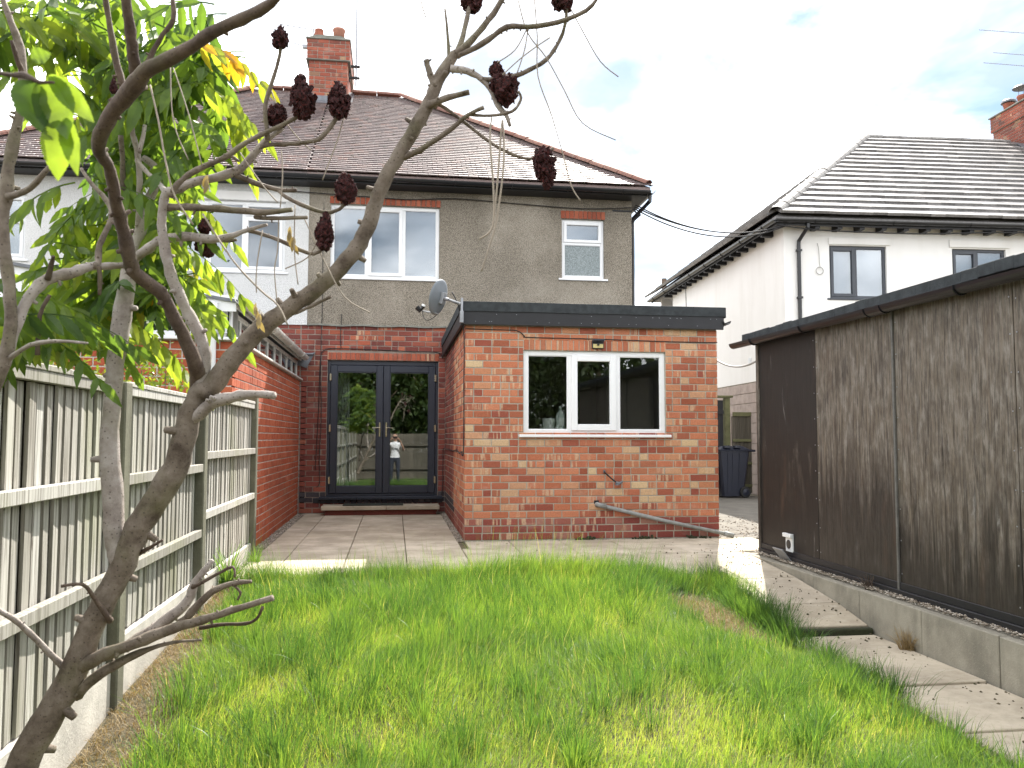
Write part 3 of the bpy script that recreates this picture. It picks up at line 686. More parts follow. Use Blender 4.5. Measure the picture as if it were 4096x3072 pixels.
def wall_boxes(m, u0, u1, z0, z1, d0, d1, openings, axis='x'):
    """solid wall with rectangular openings (u0,u1,z0,z1)"""
    us = sorted({u0, u1} | {v for o in openings for v in o[:2]}); us = [u for u in us if u0 <= u <= u1]
    for a, b in zip(us[:-1], us[1:]):
        mid = (a+b)/2; zs = [(z0, z1)]
        for o in openings:
            if o[0] < mid < o[1]:
                n = []
                for s, e in zs:
                    if o[2] > s: n.append((s, min(o[2], e)))
                    if o[3] < e: n.append((max(o[3], s), e))
                zs = [w for w in n if w[1] > w[0]]
        for s, e in zs:
            if axis == 'x': m.box(a, b, d0, d1, s, e)
            else: m.box(d0, d1, a, b, s, e)
def face_front(Y): return lambda u, z: (u, Y, z)

# ------------------------------------------------------------------ main house (grey pebbledash half)
HY = 13.8
house = empty('semi_detached_house', (1.3, HY, 0), 'grey pebbledash semi-detached house with brown tiled hipped roof and dark French doors', 'house')
DO = (-1.10, 0.715, 0.17, 2.50); W1 = (-1.09, 0.715, 3.88, 5.11); W2 = (2.82, 3.57, 3.97, 5.01)
m = MB(); wall_boxes(m, -1.44, 4.06, -0.05, 3.07, HY+.007, HY+.25, [DO]); m.box(-2.6, -1.441, HY+.007, HY+.25, 2.1, 3.07)
lower = m.build('lower_wall', M['mortar_dark'], house)
bl = brick_list(-1.535, 0.835, 0.0, 36, 0.0858, 0.226, [(DO[0], DO[1], DO[2]-.001, 2.632), (-9, -1.1, -1, 0.0)], seed=4, headers=.15)
bl += [b for b in brick_list(-2.42, -1.54, 2.145, 11, 0.0858, 0.226, [], seed=9)]
def mat_old(u, z):
    if 0.17 < z < 0.36 : return M['brick_blue']
    if z > 2.66 and u > -1.0 and R.random() < .75: return M['brick_lintel'] if R.random() < .35 else M['brick_old']
    return M['brick_old']
lay(lower, bl, face_front(HY), 0, mat_old, limit=400)
n_s = 24; 
for i in range(n_s):
    w = (DO[1]-DO[0]+.02)/n_s; u = DO[0]-.01+w*(i+.5)
    o = inst('lintel_brick', brick_mesh(w-.008, 0.118, M['brick_lintel']), (u, HY-.004+R.uniform(-.001, .001), 2.566), lower)
for i in range(20):
    w = 2.0/20; o = inst('sill_brick', brick_mesh(w-.010, 0.082, M['brick_blue']), (-1.2+w*(i+.5), HY-.018, 0.198), lower)
m = MB(); wall_boxes(m, -1.44, 4.065, 3.072, 5.50, HY-.018, HY+.25, [W1, W2]); upper = m.build('upper_wall', M['pebbledash_grey'], house)
m = MB(); m.box(3.97, 4.065, HY+.25, 21.0, 0, 5.5); m.box(-1.44, 4.06, 20.9, 21.0, 0, 5.5); m.build('side_wall', M['pebbledash_grey'], house)
m = MB(); m.box(-1.43, 3.96, HY+.26, 20.89, 2.78, 2.9); m.box(-1.43, 3.96, HY+.26, 20.8, 0.2, 0.28); m.box(-1.43, -1.33, HY+.26, 20.8, 0.3, 2.77); m.box(1.9, 2.0, HY+.26, 20.8, .3, 2.77); m.box(-1.32, 1.89, 18.0, 18.1, .3, 2.77)
m.build('room', M['room_dark'], house)
# flashing strip between brick and render
m = MB(); pts = [(-1.44+i*0.19, 3.075+.008*math.sin(i*1.7)) for i in range(13)]
for (a, za), (b, zb) in zip(pts[:-1], pts[1:]): m.bar((a, HY-.026, za), (b, HY-.026, zb), .03, .028)
m.build('flashing', M['mortar_cap'], house)
for (w, n) in ((W1, 22), (W2, 10)):
    h = 0.118 if n > 12 else 0.135; a = w[0]-.02; ww = (w[1]-w[0]+.04)/n
    for i in range(n): inst('lintel_brick', brick_mesh(ww-.009, h, M['brick_lintel']), (a+ww*(i+.5), HY-.03+R.uniform(-.002, .002), w[3]+.006+h/2), upper)
window(house, front(HY+.03), *W1, [(0, .333, 0, 1, 0), (.333, .665, 0, 1, .055), (.665, 1, 0, 1, 0)], M['upvc_white'], M['glass_upper'], blind=M['blind'])
window(house, front(HY+.03), *W2, [(0, 1, 0, .60, 0, M['glass_frosted']), (0, 1, .60, 1, .05)], M['upvc_white'], M['glass_upper'], blind=M['blind'])
# French doors
dr = MB(front(HY+.05)); dr.box(-1.10, -1.055, 0, .07, .27, 2.50, .004); dr.box(.67, .715, 0, .07, .27, 2.50, .004); dr.box(-1.055, .67, .001, .07, 2.425, 2.50, .004); dr.box(-1.055, .67, 0, .07, .27, .31, .004)
door = dr.build('french_doors', M['upvc_grey'], house)
for a, b in ((-1.05, -0.194), (-0.188, .665)):
    s = MB(front(HY+.035)); z0, z1 = .315, 2.42; sw, bw = .105, .115
    s.box(a, a+sw, 0, .06, z0, z1, .006); s.box(b-sw, b, 0, .06, z0, z1, .006); s.box(a+sw, b-sw, .001, .06, z1-.11, z1, .006); s.box(a+sw, b-sw, .001, .06, z0, z0+bw, .006)
    s.box(a+sw, a+sw+.012, .012, .03, z0+bw, z1-.11); s.box(b-sw-.012, b-sw, .012, .03, z0+bw, z1-.11); s.box(a+sw+.012, b-sw-.012, .012, .03, z1-.122, z1-.11); s.box(a+sw+.012, b-sw-.012, .012, .03, z0+bw, z0+bw+.012)
    s.build('door_leaf', M['upvc_grey'], door)
    g = MB(front(HY+.035)); g.box(a+sw-.005, b-sw+.005, .03, .036, z0+bw-.005, z1-.105); g.build('glass_pane', M['glass'], door)
for x in (-1.052, .667):
    for z in (2.22, 1.38, .53):
        h = MB(); h.box(x-.018, x+.018, HY+.010, HY+.036, z-.06, z+.06, .006); h.build('hinge', M['chrome'], door)
for x, d in ((-.245, -1), (-.137, 1)):
    h = MB(); h.box(x-.016, x+.016, HY+.020, HY+.036, 1.24, 1.48, .006); h.tube([(x, HY+.02, 1.39), (x, HY-.018, 1.39), (x+d*.03, HY-.022, 1.39), (x+d*.12, HY-.02, 1.385)], .010, 8); h.build('door_handle', M['chrome'], door)
m = MB(); m.box(-1.20, .79, HY-.07, HY+.09, .235, .268, .006); m.box(-1.20, .79, HY-.074, HY-.060, .222, .236); m.build('door_sill', M['upvc_grey'], door)
m = MB(); m.box(-1.30, -.99, HY-.012, HY+.02, .165, .232); m.box(.42, .72, HY-.012, HY+.02, .165, .232)
m.build('air_brick', M['black_paint'], house)
m = MB()
for i in range(5):
    m.tube([(-.98+.05*i, HY+.35, .3), (-.98+.05*i, HY+.35, 2.45)], [.030, .028], 7)
m.build('curtain', M['curtain'], house)
# roof of this half
TZ = 0.72; EV = 13.38; EZ = 5.50; RY = 17.6; HX = 4.28
cs = math.sqrt(1+TZ*TZ); SL = Vector((0, 1, TZ))
def rz(y): return EZ + TZ*(y-EV)
def half_roof(parent, sgn, x_party, x_eave, deckname):
    xr = x_eave - sgn*(RY-EV); m = MB()
    yb = 2*RY-EV
    v = [(x_party, EV, EZ), (x_eave, EV, EZ), (xr, RY, rz(RY)), (x_party, RY, rz(RY)), (x_eave, yb, EZ), (x_party, yb, EZ)]
    v += [(p[0], p[1], p[2]-.05) for p in v]
    f = [(0, 1, 2, 3), (1, 4, 2), (3, 2, 4, 5), (6, 9, 8, 7), (7, 8, 10), (9, 11, 10, 8), (0, 6, 7, 1), (1, 7, 10, 4), (4, 10, 11, 5)]
    m.add(v, f); d = m.build(deckname, M['tile_brown'], parent); fix_normals(d); return d, xr
roof, XR = half_roof(house, 1, -1.44, HX, 'roof')
nrow = 50; slen = (RY-EV)*cs; gauge = slen/nrow
T = roof_tiles(roof, (0, EV-.03, EZ-.01), (1, 0, 0), SL, nrow, gauge, 0.166, lambda s: (-1.44, HX - s/cs + .09), M['tile_brown'], th=.021, seed=2)
mo = MB(); q = random.Random(8)
for _ in range(430):
    u, s, w, j = q.choice(T); P = Vector((0, EV-.03, EZ-.01)) + Vector((u+q.uniform(-.07, .07), 0, 0)) + SL.normalized()*(s+q.uniform(0, .03)) + Vector((0, -TZ, 1)).normalized()*.03
    r = q.uniform(.008, .022); mo.obox(P, (r, 0, 0), (0, r, r*.4), (0, -r*.4, r*.7), r*.3)
tag(mo.build('moss_clumps', M['moss'], roof), kind='stuff')
ridge_tiles(roof, (HX-.02, EV+.02, EZ+.055), (XR, RY, rz(RY)+.055), M['ridge_red'], name='hip_tile')
ridge_tiles(roof, (-0.98, RY, rz(RY)+.05), (XR, RY, rz(RY)+.05), M['ridge_red'], L=.42)
m = MB(); m.box(-1.44, HX-.06, EV+.06, EV+.085, EZ-.13, EZ-.03); m.box(-1.44, HX-.06, EV+.086, HY-.02, EZ-.13, EZ-.112); m.box(HX-.06, HX-.035, EV+.06, 21.6, EZ-.13, EZ-.03); m.box(4.066, HX-.061, HY-.02, 21.6, EZ-.13, EZ-.112); m.build('soffit', M['black_paint'], house)
gutter(house, (-1.44, EV, EZ-.045), (HX, EV, EZ-.065), .058, M['black_plastic'], brackets=6)
gutter(house, (HX+.02, EV-.05, EZ-.06), (HX+.02, 21.6, EZ-.06), .058, M['black_plastic'])
m = MB(); m.tube([(HX+.01, EV+.05, EZ-.1), (HX+.01, EV+.06, EZ-.22), (4.11, HY+.02, EZ-.42), (4.10, HY+.06, EZ-.5), (4.10, HY+.06, 0)], .034, 8)
m.build('downpipe', M['black_plastic'], house, smooth=False)
# chimney shared at the party wall
CX0, CX1, CY0, CY1, CZ0, CZ1 = -1.84, -1.05, 17.0, 18.75, 7.4, 9.46
m = MB(); m.box(CX0+.008, CX1-.008, CY0+.008, CY1-.008, CZ0, 9.03); m.box(CX0-.032, CX1+.032, CY0-.032, CY1+.032, 9.03, 9.44); chim = m.build('chimney', M['mortar_dark'], house)
NB = 20
bl = brick_list(CX0, CX1, 7.32, NB, .0852, .226, [], seed=3, headers=.1); lay(chim, bl, face_front(CY0), 0, lambda u, z: M['brick_chimney'])
bl2 = brick_list(CX0-.04, CX1+.04, 9.03, 5, .084, .226, [], seed=7, headers=.2); lay(chim, bl2, face_front(CY0-.04), 0, lambda u, z: M['brick_chimney'])
bl = brick_list(CY0, CY1, 7.32, NB, .0852, .226, [], seed=5); lay(chim, bl, lambda u, z: (CX1, u, z), math.pi/2, lambda u, z: M['brick_chimney'], limit=0)
bl = brick_list(CY0-.04, CY1+.04, 9.03, 5, .084, .226, [], seed=6); lay(chim, bl, lambda u, z: (CX1+.04, u, z), math.pi/2, lambda u, z: M['brick_chimney'], limit=0)
m = MB(); m.box(CX0-.06, CX1+.06, CY0-.06, CY1+.06, 9.45, 9.485, .01); m.prism([(CX0-.03, 9.485), (CX1+.03, 9.485), (CX1-.15, 9.55), (CX0+.15, 9.55)], CY0-.02, CY1+.02); m.box(CX0-.055, CX1+.055, CY0-.055, CY1+.055, 9.005, 9.032, .008); fix_normals(m.build('chimney_cap', M['mortar_cap'], chim))
m = MB(); m.lathe([(.10, 9.5), (.102, 9.64), (.085, 9.76), (.088, 9.765), (.07, 9.766), (.07, 9.5)], (-1.66, 17.22, 0), 14); m.build('chimney_pot', M['terracotta'], chim, smooth=True)
m = MB(); m.lathe([(.115, 9.5), (.118, 9.74), (.13, 9.76), (.132, 9.80), (.11, 9.805), (.105, 9.5)], (-1.25, 17.22, 0), 14); m.build('chimney_pot', M['terracotta_pale'], chim, smooth=True)
for (x, y) in ((-1.66, 18.4), (-1.25, 18.4)):
    m = MB(); m.lathe([(.11, 9.5), (.112, 9.68), (.125, 9.72), (.1, 9.725), (.1, 9.5)], (x, y, 0), 12); m.build('chimney_pot', M['terracotta'], chim, smooth=True)
m = MB(); P = lambda y: (y, rz(y)+.055)
m.obox((-1.445, CY0-.09, rz(CY0-.09)+.065), (.46, 0, 0), Vector((0, 1, TZ)).normalized()*.10, Vector((0, -TZ, 1)).normalized()*.006); m.box(CX0-.012, CX1+.012, CY0-.016, CY0+.005, rz(CY0)-.05, rz(CY0)+.16); m.obox((CX1+.05, CY0+.32, rz(CY0+.32)+.06), (.06, 0, 0), Vector((0, 1, TZ)).normalized()*.42, Vector((0, -TZ, 1)).normalized()*.006)
m.build('lead_flashing', M['lead'], chim)

# ------------------------------------------------------------------ attached white half on the left
nbh = empty('attached_house', (-4.3, HY, 0), 'white pebbledash house joined on the left under the same tiled roof', 'house')
WA = (-3.55, -1.82, 3.93, 5.10); WB = (-7.4, -5.80, 4.02, 5.06)
m = MB(); wall_boxes(m, -6.95, -1.442, 3.07, 5.50, HY-.020, HY+.25, [WA, (-6.95, -5.80, 4.02, 5.06)]); m.box(-6.95, -2.61, HY-.02, HY+.25, 2.6, 3.07); nup = m.build('upper_wall', M['pebbledash_white'], nbh)
m = MB(); wall_boxes(m, -6.95, -1.54, -.05, 2.60, HY+.01, HY+.25, [(-3.2, -2.0, 1.0, 2.2)]); m.build('lower_wall', M['pebbledash_white'], nbh)
m = MB(); m.box(-6.95, -6.85, HY+.25, 21, 0, 5.5); m.box(-6.95, -1.45, 20.9, 21, 0, 5.5); m.build('side_wall', M['pebbledash_white'], nbh)
window(nbh, front(HY+.03), *WA, [(0, .30, 0, .78, 0), (0, .30, .78, 1, .045), (.30, .62, 0, 1, 0), (.62, 1, 0, .78, .05), (.62, 1, .78, 1, .045)], M['upvc_white'], M['glass_upper'], blind=M['blind'], bd=.22)
window(nbh, front(HY+.03), -6.9, -5.80, 4.02, 5.06, [(0, 1, 0, .62, .05), (0, 1, .62, 1, .045)], M['upvc_white'], M['glass'])
m = MB(); m.box(-3.6, -1.75, HY-.03, HY-.019, 5.11, 5.25); m.build('lintel_band', M['render_white'], nbh)
nroof, NXR = half_roof(nbh, -1, -1.442, -7.16, 'roof')
T2 = roof_tiles(nroof, (0, EV-.03, EZ-.01), (1, 0, 0), SL, nrow, gauge, 0.166, lambda s: (-7.16 + s/cs - .09, -1.445), M['tile_brown'], th=.021, seed=12, sel=None)
mo = MB()
for _ in range(260):
    u, s, w, j = q.choice(T2); P = Vector((0, EV-.03, EZ-.01)) + Vector((u+q.uniform(-.07, .07), 0, 0)) + SL.normalized()*(s+q.uniform(0, .03)) + Vector((0, -TZ, 1)).normalized()*.03
    r = q.uniform(.008, .022); mo.obox(P, (r, 0, 0), (0, r, r*.4), (0, -r*.4, r*.7), r*.3)
tag(mo.build('moss_clumps', M['moss'], nroof), kind='stuff')
ridge_tiles(nroof, (-7.14, EV+.02, EZ+.055), (NXR, RY, rz(RY)+.055), M['ridge_red'], name='hip_tile')
ridge_tiles(nroof, (NXR, RY, rz(RY)+.05), (-1.92, RY, rz(RY)+.05), M['ridge_red'], L=.42)
m = MB(); m.box(-7.1, -1.442, EV+.06, EV+.085, EZ-.13, EZ-.03); m.box(-7.1, -1.442, EV+.086, HY-.021, EZ-.13, EZ-.112); m.build('soffit', M['black_paint'], nbh)
gutter(nbh, (-7.2, EV, EZ-.06), (-1.445, EV, EZ-.045), .058, M['black_plastic'], brackets=6)
m = MB(); m.box(-5.0, -4.45, HY-.30, HY-.02, 4.05, 4.08); m.box(-4.98, -4.47, HY-.28, HY-.02, 3.98, 4.05); m.build('vent_hood', M['upvc_white'], nbh)

# ------------------------------------------------------------------ flat-roofed brick extension
EY = 9.9; EX0, EX1 = 0.833, 4.02
ext = empty('brick_extension', (2.4, EY, 0), 'flat-roofed orange brick extension with a white three-light kitchen window', 'extension')
WK = (1.548, 3.34, 1.272, 2.30); CH = .0863
m = MB(); wall_boxes(m, EX0+.006, EX1-.006, -.05, 2.62, EY+.006, EY+.22, [WK]); ew = m.build('front_wall', M['mortar'], ext)
bl = brick_list(EX0, EX1, 0.004, 30, CH, .2165, [(WK[0], WK[1], WK[2]-.001, 2.43)], seed=21, headers=.16)
lay(ew, bl, face_front(EY), 0, lambda u, z: M['brick_plinth'] if z < .26 else M['brick_orange'])
n = 26; ww = (WK[1]-WK[0]+.01)/n; q2 = random.Random(4)
for i in range(n):
    if abs(i-13) < .5: pass
    inst('soldier_brick', brick_mesh(ww-.010, .125, M['brick_orange']), (WK[0]+ww*(i+.5), EY+R.uniform(-.001, .001), 2.366), ew)
m = MB(); m.box(EX0+.006, EX0+.22, EY+.22, HY, -.05, 2.62); sw_ = m.build('side_wall', M['mortar'], ext)
bl = brick_list(EY, HY, 0.004, 30, CH, .2165, [], seed=33, headers=.3)
lay(sw_, [(-b[0], b[1], b[2], b[3]) for b in bl], lambda u, z: (EX0, -u, z), -math.pi/2, lambda u, z: (M['brick_blue'] if .17 < z < .36 and -u > 11.7 else M['brick_old'] if -u > 11.75 else M['brick_plinth'] if z < .26 else M['brick_orange']), limit=200, prefer=lambda i: -bl[i][2]*20 + bl[i][0])
m = MB(); m.box(EX1-.22, EX1-.006, EY+.22, HY, -.05, 2.62)
m.build('end_wall', M['mortar'], ext)
bl = brick_list(EY, EY+1.0, .004, 30, CH, .2165, [], seed=34); lay(ext, bl, lambda u, z: (EX1, u, z), math.pi/2, lambda u, z: M['brick_orange'], limit=0)
m = MB(); m.box(EX0+.22, EX1-.22, EY+.22, HY-.03, .02, .08); m.box(EX0+.23, EX1-.23, HY-.12, HY-.04, .08, 2.5); m.box(EX1-.235, EX1-.221, EY+.3, HY-.13, .08, 2.5); m.box(EX0+.221, EX0+.235, EY+.3, HY-.13, .08, 2.5); m.box(EX0+.23, EX1-.23, EY+.23, HY-.12, 2.5, 2.6); m.build('room', M['room_wall'], ext)
m = MB(); m.box(1.2, 1.6, 12.6, 13.6, .08, 2.1); m.box(EX0+.3, EX1-.3, EY+.235, EY+.8, .9, .94); m.box(3.0, 3.7, 11.5, 12.1, .08, 2.1); m.build('kitchen_units', M['room_dark'], ext)
window(ext, front(EY+.035), *WK, [(0, .325, 0, 1, 0), (.325, .66, 0, 1, .075), (.66, 1, 0, 1, 0)], M['upvc_white'], M['glass_kitchen'], fw=.06)
m = MB(); m.box(EX0-.03, EX1+.075, EY-.05, HY-.03, 2.625, 2.75); m.build('roof_deck', M['black_paint'], ext)
def rough_board(m, x0, x1, y0, y1, z0, z1, n, amp, q):
    for i in range(n):
        a, b = x0+(x1-x0)*i/n, x0+(x1-x0)*(i+1)/n
        m.box(a, b, y0+q.uniform(0, amp*.3), y1, z0+q.uniform(-amp, amp)*.4, z1)
m = MB(); m.box(EX0-.035, EX1+.06, EY-.075, EY-.048, 2.590, 2.765, .004); m.build('fascia_board', M['black_paint'], ext)
m = MB(); m.box(EX0-.062, EX0-.035, EY-.072, HY-.03, 2.58, 2.755, .004); m.build('fascia_board', M['black_paint'], ext)
m = MB(); fv = []
for i in range(34):
    x = EX0-.04+(EX1+.125-EX0)*i/33; fv.append((x, mnoise.noise(Vector((x*2.1, 0, 0)))*.006))
m2 = []
for (a, za), (b, zb) in zip(fv[:-1], fv[1:]):
    v = [(a, EY-.088, 2.752+za), (b, EY-.088, 2.752+zb), (b, EY-.092, 2.868+zb*.6), (a, EY-.092, 2.868+za*.6), (a, EY-.05, 2.876+za*.6), (b, EY-.05, 2.876+zb*.6), (a, EY-.076, 2.752+za), (b, EY-.076, 2.752+zb)]
    m.add(v, [(0, 1, 2, 3), (3, 2, 5, 4), (0, 6, 7, 1)])
for (a, za), (b, zb) in zip(fv[:-1], fv[1:]): m.add([(a, EY-.05, 2.876+za*.6), (b, EY-.05, 2.876+zb*.6), (b, HY-.03, 2.80), (a, HY-.03, 2.80)], [(0, 1, 2, 3)])
m.box(EX1+.083, EX1+.088, EY-.088, HY-.03, 2.74, 2.86); m.box(EX0-.075, EX0-.0405, EY-.09, HY-.03, 2.74, 2.865); m.build('roof_felt', M['felt'], ext)
q3 = random.Random(6)
nl = MB()
for i in range(26): x = q3.uniform(EX0, EX1); r = .004; z = q3.choice((2.63, 2.72)); nl.box(x-r, x+r, EY-.0775, EY-.074, z-r, z+r)
nl.build('nail_heads', M['galvanised'], ext)
gutter(ext, (EX1+.10, EY-.10, 2.70), (EX1+.10, HY, 2.66), .05, M['black_plastic'])
# ------------------------------------------------------------------ neighbour's low brick extension (left)
NX = -1.54; NY = 8.14
nbe = empty('brick_lean_to', (-3.0, 10, 0), "neighbour's red brick lean-to with white clerestory windows behind the fence", 'extension')
m = MB(); m.box(NX-.2, NX-.007, NY+.006, HY+.005, -.05, 2.15); nw = m.build('side_wall', M['mortar_white'], nbe)
bl = brick_list(NY, HY-.02, -.02, 25, .0868, .226, [], seed=41, headers=.35)
lay(nw, bl, lambda u, z: (NX, u, z), math.pi/2, lambda u, z: M['brick_new'], prefer=lambda i: (0 if bl[i][0] > 9.0 else 5) + abs(bl[i][1]-1.0)*.5 + bl[i][0]*.05)
m = MB(); m.box(-4.6, NX-.007, NY+.007, NY+.2, -.05, 2.15); nf = m.build('front_wall', M['mortar_white'], nbe)
bl = brick_list(-4.6, NX, -.02, 25, .0868, .226, [], seed=42, headers=.2); lay(nf, bl, face_front(NY), 0, lambda u, z: M['brick_new'], limit=90, prefer=lambda i: -bl[i][0]-bl[i][1]*1.5)
xs = lambda u, d, z: (NX-.04-d, u, z)
window(nbe, xs, NY+.03, HY-.06, 2.185, 2.47, [(i/9, (i+1)/9, 0, 1, 0) for i in range(9)], M['old_white_paint'], M['glass'], fw=.04, depth=.05, sill=False, blind=M['black_paint'], bd=.12)  # black sheet behind the panes paints in the dark of the interior
window(nbe, front(NY+.03), -4.55, NX-.02, 2.185, 2.49, [(i/6, (i+1)/6, 0, 1, .04 if i == 5 else 0) for i in range(6)], M['upvc_white'], M['glass'], fw=.05, sill=False, blind=M['room_dark'], bd=.14)  # darker sheet stands in for the shaded room behind this glass
m = MB(); m.box(-4.6, NX+.05, NY-.06, NY+.1, 2.152, 2.182, .006); m.build('sill', M['upvc_white'], nbe)
m = MB(); m.box(NX-.12, NX+.05, NY+.101, HY-.01, 2.152, 2.182, .006); m.build('sill', M['old_white_paint'], nbe)
m = MB(); m.add([(NX+.06, NY-.12, 2.50), (NX+.06, HY-.03, 2.50), (-4.7, HY-.03, 2.98), (-4.7, NY-.12, 2.98), (NX+.06, NY-.12, 2.53), (NX+.06, HY-.03, 2.53), (-4.7, HY-.03, 3.01), (-4.7, NY-.12, 3.01)], [(0, 1, 2, 3), (4, 7, 6, 5), (0, 4, 5, 1), (0, 3, 7, 4), (1, 5, 6, 2), (2, 6, 7, 3)]); fix_normals(m.build('lean_to_roof', M['lead'], nbe))
m = MB(); m.box(-4.7, NX+.04, NY-.10, NY-.075, 2.42, 2.56); m.prism([(-4.7, 2.561), (NX+.03, 2.561), (-4.7, 3.0)], NY-.09, NY-.07); fix_normals(m.build('bargeboard', M['upvc_white'], nbe))
m = MB(); m.box(NX+.005, NX+.025, NY-.08, HY-.04, 2.475, 2.56); m.build('fascia_board', M['old_white_paint'], nbe)
gutter(nbe, (NX+.09, HY-.12, 2.535), (NX+.09, NY-.15, 2.545), .06, M['old_white_paint'], brackets=4)
m = MB(); m.lathe([(.062, 0), (.062, .012)], (0, 0, 0), 12); 
m = MB(); m.tube([(-1.70, NY-.12, 2.50), (-1.70, NY-.10, 2.40), (-1.72, NY-.06, 2.34), (-1.72, NY-.05, 2.27), (-1.72, NY-.05, 0)], .037, 10); m.build('downpipe', M['upvc_white'], nbe, smooth=True)
m = MB(); m.prism([(-1.62, 2.43), (-1.45, 2.6), (-1.30, 2.62), (-1.44, 2.36)], HY-.02, HY-.012); m.box(-1.62, -1.32, HY-.10, HY-.021, 2.58, 2.60); fix_normals(m.build('lead_flashing', M['lead'], nbe))
m = MB(); m.box(NX+.001, NX+.02, HY-.045, HY-.02, 0, 2.15); m.build('mastic_joint', M['mortar_dark'], nbe)

# ------------------------------------------------------------------ white rendered house on the right
H2Y = 15.35; H2X = 7.66
h2 = empty('rendered_house', (H2X, H2Y, 0), 'smooth white rendered house with grey tiled hipped roof behind the black shed', 'house')
VA = (8.60, 9.80, 4.03, 5.10); VB = (11.20, 12.36, 4.0, 5.09)
m = MB(); wall_boxes(m, H2X, 18.5, -.05, 5.52, H2Y, H2Y+.25, [VA, VB]); m.build('rear_wall', M['render_white'], h2)
m = MB(); m.box(H2X+.001, H2X+.25, H2Y+.251, 23.2, 2.46, 5.52); m.build('side_wall', M['render_white'], h2)
m = MB(); m.box(H2X+.02, H2X+.25, H2Y+.251, 23.2, -.05, 2.458); sb = m.build('block_wall', M['mortar'], h2)
for i in range(11):
    for k in range(17):
        y0 = H2Y+.26+k*.45+(i % 2)*.225; y1 = min(y0+.44, 23.2)
        if k < 12:
            kk = ('blk', round(y1-y0, 2))
            if kk not in _bm:
                v, f = cbox_data(.02, (y1-y0)/2, .105, .004); mm = MB(); mm.add(v, f); _bm[kk] = mm.mesh('block', M['blockwork'])
            inst('block', _bm[kk], (H2X+.02, (y0+y1)/2, .11+i*.222), sb)
m = MB(); m.box(18.4, 18.5, H2Y+.25, 24.5, 0, 5.5); m.box(H2X, 18.5, 24.4, 24.5, 0, 5.5); m.build('far_wall', M['render_white'], h2)
window(h2, front(H2Y+.05), *VA, [(0, .47, 0, 1, .06), (.47, 1, 0, 1, 0)], M['upvc_slate'], M['glass_upper'], blind=M['blind'])
window(h2, front(H2Y+.05), *VB, [(0, .48, 0, 1, .06), (.48, 1, 0, 1, 0)], M['upvc_slate'], M['glass_upper'], blind=M['blind'])
m = MB(); m.box(8.58, 9.88, H2Y-.03, H2Y-.001, 5.12, 5.25, .004); m.build('lintel', M['render_white'], h2)
m = MB(); m.box(11.14, 12.44, H2Y-.03, H2Y-.001, 5.115, 5.26, .004); m.build('lintel', M['render_white'], h2)
T3 = .70; E3Y, E3X, E3Z = 15.0, 7.34, 5.56; R3 = 20.0; c3 = math.sqrt(1+T3*T3); rz3 = lambda d: E3Z+T3*d; DD = R3-E3Y; HTX = E3X+DD-.38; LF = HTX-E3X
m = MB(); v = [(E3X, E3Y, E3Z), (18.8, E3Y, E3Z), (18.8, R3, rz3(DD)), (HTX, R3, rz3(DD)), (E3X, R3+DD, E3Z), (18.8, R3+DD, E3Z)]; v += [(a, b, c-.06) for a, b, c in v]
m.add(v, [(0, 1, 2, 3), (0, 3, 4), (3, 2, 5, 4), (6, 9, 8, 7), (6, 10, 9), (9, 10, 11, 8), (0, 6, 7, 1), (0, 4, 10, 6)]); r3 = m.build('roof', M['tile_grey'], h2); fix_normals(r3)
SL3 = Vector((0, 1, T3)); g3 = DD*c3/17
roof_tiles(r3, (0, E3Y-.04, E3Z), (1, 0, 0), SL3, 17, g3, .30, lambda s: (E3X+LF*(s/c3/DD)-.06, 18.7), M['tile_grey'], th=.055, limit=300, seed=31, lap=1.25, wob=.010)
roof_tiles(r3, (E3X-.04, 0, E3Z), (0, -1, 0), Vector((LF, 0, T3*DD)), 17, math.hypot(LF, T3*DD)/17, .30, lambda s: (-(R3+DD)+DD*s/math.hypot(LF, T3*DD), -E3Y-DD*s/math.hypot(LF, T3*DD)), M['tile_grey'], th=.055, limit=0, seed=32, lap=1.25)
ridge_tiles(r3, (E3X+.02, E3Y+.02, E3Z+.09), (HTX, R3, rz3(DD)+.08), M['ridge_grey'], L=.42, r=.15, name='hip_tile')
ridge_tiles(r3, (HTX, R3, rz3(DD)+.06), (15.95, R3, rz3(DD)+.06), M['ridge_grey'], L=.42, r=.13)
m = MB(); m.box(E3X+.05, 18.7, E3Y+.06, E3Y+.085, E3Z-.15, E3Z-.03); m.box(E3X+.05, E3X+.075, E3Y+.086, 24.6, E3Z-.15, E3Z-.03); m.build('fascia_board', M['black_paint'], h2)
for i in range(24):
    x = 8.25+i*.46; m = MB(); m.box(x-.05, x+.05, E3Y+.09, H2Y, E3Z-.19, E3Z-.07); m.build('rafter_end', M['black_paint'], h2)
for i in range(17):
    y = 15.9+i*.46; m = MB(); m.box(E3X+.08, H2X, y-.05, y+.05, E3Z-.19, E3Z-.07); m.build('rafter_end', M['black_paint'], h2)
gutter(h2, (E3X, E3Y, E3Z-.05), (18.6, E3Y, E3Z-.05), .06, M['black_plastic'], brackets=7); gutter(h2, (E3X, 24.7, E3Z-.06), (E3X, E3Y-.05, E3Z-.06), .06, M['black_plastic'], brackets=8)
m = MB(); m.tube([(8.02, E3Y+.03, E3Z-.08), (8.02, E3Y+.03, E3Z-.18), (7.95, H2Y-.05, E3Z-.40), (7.95, H2Y-.045, E3Z-.5), (7.95, H2Y-.045, 0)], .038, 8); m.build('downpipe', M['black_plastic'], h2)
m = MB(); [m.box(7.90, 8.0, H2Y-.09, H2Y-.001, z, z+.04) for z in (4.0, 4.95)]; m.build('pipe_bracket', M['black_plastic'], h2)
